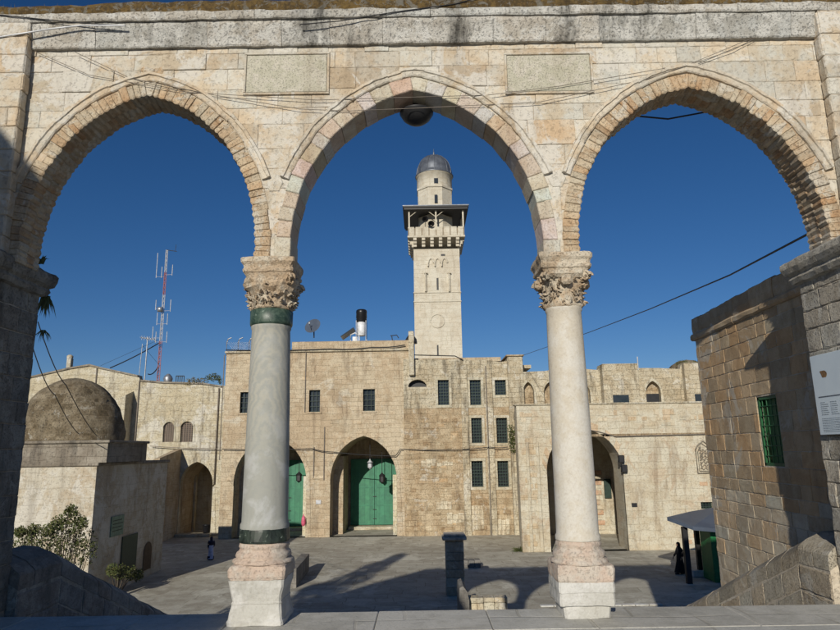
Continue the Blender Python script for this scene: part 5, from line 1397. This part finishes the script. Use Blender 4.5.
# dark folded awning by the minaret foot
m1 = MB(); p = W(411, 335, 51); m1.lathe((p.x, 51, p.z - .9), [(.2, .5), (.55, .45), (.85, .25), (1.0, .04)], 10, smooth=False); m1.tube([(p.x, 51, p.z - 1.4), (p.x, 51, p.z + .1)], .04); tag(m1.build('parasol', M['dark']), 'small dark parasol on the roof at the foot of the minaret', 'parasol')
m1 = MB(); p = W(393, 337, 50); m1.tube([(p.x - .2, 50, p.z + .1), (p.x + .3, 50, p.z + .15), (p.x + .45, 50, p.z - .1)], .04); m1.tube([(p.x, 50, p.z - .6), (p.x - .1, 50, p.z + .1)], .04); tag(m1.build('floodlight', M['dark']), 'small dark floodlight on bracket at the roof edge left of the minaret', 'floodlight')
m1 = MB(); p = W(638, 366, YU); m1.tube([(p.x, YU, p.z - .3), (p.x, YU, p.z + .7)], .04); tag(m1.build('roof_antenna', M['whitep']), 'short white pole on the terrace building roof', 'antenna')
# facade cables
cable([W(150, 446, YA - .3), W(222, 449, YA - .3)], .03, 'dark cable strung along the cream building above its arch', 'cablegrey', .05)
cable([W(222, 449, YBm - .25), W(312, 448.5, YBm - .25), W(333, 452, YBm - .25), W(395, 456, YBm - .25), W(400, 449, YBm - .25), W(448, 449.5, YBm - .5), W(490, 447, YBm - .6), W(508, 447, YBm - .6)], .03, 'dark cable sagging across the arches of the ochre building', 'cable', .06, n=8)
cable([W(226, 350, YBm - .2), W(330, 349, YBm - .2), W(372, 347.5, YBm - .2), W(405, 345, YBm - .2)], .045, 'thick dark cable along the roof edge of the ochre building', 'cable', .07, n=8)
cable([W(414, 355, YC - .1), W(455, 356, YC - .1), W(463, 360, YC - .1)], .04, 'dark cable across the foot of the minaret', 'cable', .0, n=8)
cable([W(590, 430, YD - .1), W(600, 432, YD - .1), W(616, 436.5, YD - .1), W(706, 434, YD - .1)], .03, 'thin dark cable along the terrace building above its passage', 'cablegrey', 0, n=6)
# ================================================================== NEAR CABLES
YW = 6.455
YW = 6.555
cable([W(36, 52, YW), W(89, 75, YW), W(185, 92, YW), W(317, 100, YW), W(488, 95, YW), W(560, 86, YW), W(690, 64, YW), W(795, 20, YW)], .0035, 'thin wire strung across the arcade front, upper line over the arches', 'cablegrey', 0, n=6)
cable([W(75, 52, YW - .02), W(130, 78, YW), W(214, 95, YW), W(300, 109, YW), W(349, 111, YW), W(420, 108, YW), W(540, 102, YW), W(647, 79, YW), W(733, 50, YW), W(800, 14, YW)], .0035, 'thin wire strung across the arcade front, lower line crossing the middle arch', 'cablegrey', 0, n=6)
YW = 6.452
cable([W(-25, 44, YW), W(0, 37, YW), W(50, 29, YW), W(80, 25.5, YW), W(125, 25.5, YW)], .009, 'white tube sagging along the cornice at the top left corner', 'white', 0, n=8)
cable([W(-25, 12, YW), W(0, 15, YW), W(40, 19, YW), W(80, 23, YW), W(118, 25, YW)], .006, 'short black cable lying on the upper cornice at the left end', 'cable', 0, n=8)
cable([W(300, 24.5, YW), W(340, 21, YW), W(395, 12, YW), W(455, 4, YW), W(485, -4, YW)], .006, 'black cable rising over the upper cornice above the middle arch', 'cable', 0, n=8)
cable([W(808, 234, 7.12), W(730, 275, 11), W(650, 309, 18), W(590, 332, 28), W(521, 356, 47)], [.012] * 97 if False else .014, 'long black cable crossing the sky inside the right arch', 'cable', 0.0, n=12)
cable([W(636, 116, 7.05), W(668, 119, 7.06), W(706, 112, 7.05)], .010, 'short black cable hanging under the crown of the right arch', 'cable', .0, n=10)
cable([W(38, 322, 7.26), W(66, 385, 14), W(97, 436, 27)], [.006 + .010 * min(1, i / 40) for i in range(49)], 'thin black cable hanging from the left pier to the domed building, right strand', 'cable', .1)
cable([W(32, 345, 7.26), W(55, 395, 14), W(79, 434, 27)], [.006 + .010 * min(1, i / 40) for i in range(49)], 'thin black cable hanging from the left pier to the domed building, left strand', 'cable', .1)
# hanging bowl lamp below the crown of the middle arch
lp = empty('arch_lamp', (W(416, 120, 6.9).x, 6.9, 5.2), 'dark bowl-shaped lamp hanging under the crown of the middle arch', 'lamp')
c = W(416.5, 114, 6.9)
m1 = MB(); m1.lathe(c, [(-.135, .01), (-.13, .05), (-.105, .11), (-.065, .16), (-.02, .185), (.0, .198), (.012, .198), (.02, .18), (.035, .12), (.07, .06), (.10, .05), (.11, .02)], 40); m1.build('bowl', M['dark'], lp)
m1 = MB(); m1.lathe(c, [(.10, .045), (.20, .045), (.22, .03)], 16); m1.tube([c + Vector((0, 0, .2)), Vector((c.x, 6.9, 5.62))], .015); m1.build('stem', M['dark'], lp)
# ================================================================== VEGETATION
def leafcloud(mb, c, rad, n, size, flat=.8, tone=(.7, 1.4)):
    for _ in range(n):
        while True:
            p = Vector((random.uniform(-1, 1), random.uniform(-1, 1), random.uniform(-1, 1)))
            if p.length < 1: break
        p = Vector((p.x * rad[0], p.y * rad[1], p.z * rad[2])) + Vector(c)
        a = Vector((random.gauss(0, 1), random.gauss(0, 1), random.gauss(0, 1))).normalized(); b = a.orthogonal().normalized(); s = size * random.uniform(.6, 1.3)
        k = random.uniform(*tone); t = (k * random.uniform(.85, 1.2), k, k * .9)
        mb.add([p - a * s, p + b * s * .4, p + a * s, p - b * s * .4], [(0, 1, 2, 3)], t)
def bush(name, label, base, h, crowns, n, size, cat='bush', mat='leaf'):
    root = empty(name, base, label, cat); mb = MB(); tr_ = MB(); B_ = Vector(base)
    for (c, r) in crowns:
        c = Vector(c); leafcloud(mb, c, r, n, size)
        for _ in range(2):
            e_ = c + Vector((random.uniform(-.7, .7) * r[0], random.uniform(-.7, .7) * r[1], random.uniform(-.3, .9) * r[2])); mid = B_.lerp(e_, .5) + Vector((0, 0, .2))
            tr_.tube([B_, mid, e_], [.04, .02, .006], 5)
    mb.build('foliage', M[mat], root); tr_.build('stem', M['bark'], root); return root
cr = []
for (a, b, Y, r) in ((24, 545, 17, .55), (40, 544, 17.5, .6), (56, 542, 18, .65), (66, 534, 18, .6), (72, 522, 18, .45), (71, 511, 18, .25), (82, 540, 18.5, .55), (22, 555, 16, .7), (84, 552, 18, .5), (46, 556, 17, .8), (60, 522, 18, .3), (80, 524, 18, .28), (34, 530, 17.5, .25), (50, 530, 17.6, .28), (64, 552, 18, .8), (20, 532, 17, .2)):
    c = W(a, b, Y); cr.append((c, (r * .75, r * .75, r * .7)))
bush('bush', 'leafy green bush growing behind the shaded left stair parapet', (W(60, 560, 17.5).x, 17.5, G), 4, cr, 240, .042)
cr = [(WX(a, b, -13.2), (r * .8, r, r)) for a, b, r in ((112, 570, .3), (120, 572, .35), (130, 573, .35), (138, 575, .3))]
bush('bush', 'dark low bush against the shaded wall of the domed building', (-13.2, WX(118, 580, -13.2).y, G), 2, cr, 240, .06)
def tuft(px_, py_, Y, n, l, label, mat='leaf', down=0, cat='plant', spread=.5):
    a = W(px_, py_, Y); mb = MB()
    for _ in range(n):
        d = Vector((random.uniform(-spread, spread), random.uniform(-spread, spread), random.uniform(.3, 1) * (1 if not down else -1))).normalized(); L_ = l * random.uniform(.5, 1.1)
        p0 = a + Vector((random.uniform(-.2, .2) * l, random.uniform(-.1, .1) * l, 0)); w = l * .04; p1 = p0 + d * L_ * .6; p2 = p0 + d * L_ + Vector((0, 0, -L_ * .25))
        sd = d.orthogonal().normalized() * w
        mb.add([p0 - sd, p0 + sd, p1 + sd * .8, p1 - sd * .8, p2], [(0, 1, 2, 3), (3, 2, 4)], tv(.3))
    return tag(mb.build('plant_tuft', M[mat]), label, cat)
tuft(40, 264, 7.36, 26, .17, 'dark tuft of grass sprouting on top of the left pier moulding')
tuft(46, 296, 7.40, 40, .22, 'dark weeds hanging below the left pier moulding', down=1, spread=.35)
tuft(43, 330, 7.36, 20, .13, 'small dark weed clinging to the left pier below its moulding', down=1, spread=.6)
tuft(46, 207, 7.05, 18, .12, 'small weed sprouting from the left arch soffit', spread=1.2)
def crest(pts, Y, n, l, label, mat='leaf'):
    mb = MB()
    for _ in range(n):
        t = random.random() * (len(pts) - 1); i = min(int(t), len(pts) - 2); a = W(*pts[i], Y).lerp(W(*pts[i + 1], Y), t - i)
        p = a + Vector((0, random.uniform(-.3, .3), random.uniform(-.1, l))); leafcloud(mb, p, (.1, .1, .1), 3, .07)
    return tag(mb.build('roof_plants', M[mat]), label, 'plants')
crest([(186, 383), (196, 381), (205, 382)], YA, 90, .25, 'dry weeds along the top of the cream building wall', 'leafdry')
crest([(205, 382), (214, 379), (221, 383)], YA, 150, .45, 'green weeds at the corner where cream and ochre buildings meet')
crest([(676, 365), (683, 362), (697, 364)], 50, 60, .2, 'dark weeds around the low dome on the terrace building')
crest([(598, 369), (600, 367)], YU, 6, .1, 'tiny weed on the terrace building parapet')
tuft(519.5, 552, 40.2, 120, .55, 'green weed growing at the wall foot left of the right column', spread=1.2)
mb = MB()
for (a, b) in ((511, 430), (511.5, 436), (512, 442), (513, 448)): leafcloud(mb, W(a, b, YC - .45), (.3, .15, .4), 60, .1)
tag(mb.build('climbing_plant', M['leaf']), 'green climbing weed high on the wall between windows and terrace building', 'plant')
# tree outside the frame at left whose crown shades the court
def tree(name, label, base, h, crowns, n, size):
    root = empty(name, base, label, 'tree'); B_ = Vector(base); tr_ = MB(); mb = MB()
    tr_.tube([B_, B_ + Vector((.1, 0, h * .3)), B_ + Vector((0, .1, h * .6)), B_ + Vector((0, 0, h * .9))], [.28, .2, .13, .05], 10)
    for (c, r) in crowns:
        c = B_ + Vector(c); leafcloud(mb, c, r, n, size); 
        for _ in range(6): e_ = c + Vector((random.uniform(-.8, .8) * r[0], random.uniform(-.8, .8) * r[1], random.uniform(-.5, .8) * r[2])); tr_.tube([Vector((B_.x, B_.y, max(B_.z + .5, c.z - r[2]))), e_], [.06, .02], 5)
    tr_.build('trunk', M['bark'], root); mb.build('crown', M['leaf'], root)
tree('cypress_tree', 'slender tree standing left of the arcade outside the view', (-11.2, 3.2, 0), 10.5, [((-.2, 0, 5.6), (1.1, 1.1, 1.0)), ((0, 0, 7.0), (1.0, 1.0, 1.1)), ((.1, 0, 8.4), (.75, .75, 1.0)), ((.3, 0, 9.5), (.45, .45, .8)), ((-.9, 0, 6.4), (.6, .6, .5))], 420, .16)
# unseen domed block added behind the camera, shaped to shade the left pier and parapet
kk = empty('domed_shade_caster', (-9.5, -4, 0), 'unseen domed block added behind the viewpoint to shade the left pier', 'shade caster')
mb = MB(); mb.lathe((-9.5, -4, 0), [(0, 4.7), (4.4, 4.7), (4.45, 4.9), (4.7, 4.9)], 8, smooth=False, rot=PI / 8); mb.build('octagonal_walls', M['facA'], kk)
mb = MB(); mb.lathe((-9.5, -4, 0), [(4.7, 4.5), (6, 4.15), (7.5, 3.45), (8.4, 2.9), (9.2, 2.25), (10, 1.5), (10.7, .7), (11.2, .03)], 32); mb.build('dome', M['lead'], kk)
mb = MB(); mb.box((-10.2, 0.3, .02), (-8.8, .45, 2.4)); mb.build('door', M['wood'], kk)
# ================================================================== LIGHT
AZ, EL = math.radians(14.7), math.radians(21.0)
dirv = Vector((math.sin(AZ) * math.cos(EL), math.cos(AZ) * math.cos(EL), -math.sin(EL)))
sl = bpy.data.lights.new('sun', 'SUN'); sl.energy = 4.3; sl.angle = math.radians(.53); sl.color = (1.0, .938, .82)
so = bpy.data.objects.new('sun', sl); COL.objects.link(so); so.rotation_euler = dirv.to_track_quat('-Z', 'Y').to_euler(); so.location = (-20, -60, 40)
wd = bpy.data.worlds.new('World'); S.world = wd; wd.use_nodes = True; nt = wd.node_tree
sk = nt.nodes.new('ShaderNodeTexSky'); sk.sky_type = 'NISHITA'; sk.sun_disc = False; sk.sun_elevation = EL
sk.sun_rotation = math.radians(180 + 14.7)
sk.air_density = 1.0; sk.dust_density = .1; sk.ozone_density = 5.0; sk.altitude = 700
bg = nt.nodes['Background']; bg.inputs[1].default_value = .06; hs = nt.nodes.new('ShaderNodeHueSaturation'); hs.inputs['Saturation'].default_value = 1.17; nt.links.new(sk.outputs[0], hs.inputs['Color']); nt.links.new(mix(nt, 1.0, hs.outputs[0], (1.0, .92, 1.0), 'MULTIPLY'), bg.inputs[0])
S.view_settings.view_transform = 'Standard'; S.view_settings.look = 'None'; S.view_settings.exposure = 0; S.view_settings.gamma = 1
S.view_settings.use_curve_mapping = False
S.render.engine = 'CYCLES'; S.render.resolution_x = 1024; S.render.resolution_y = 768
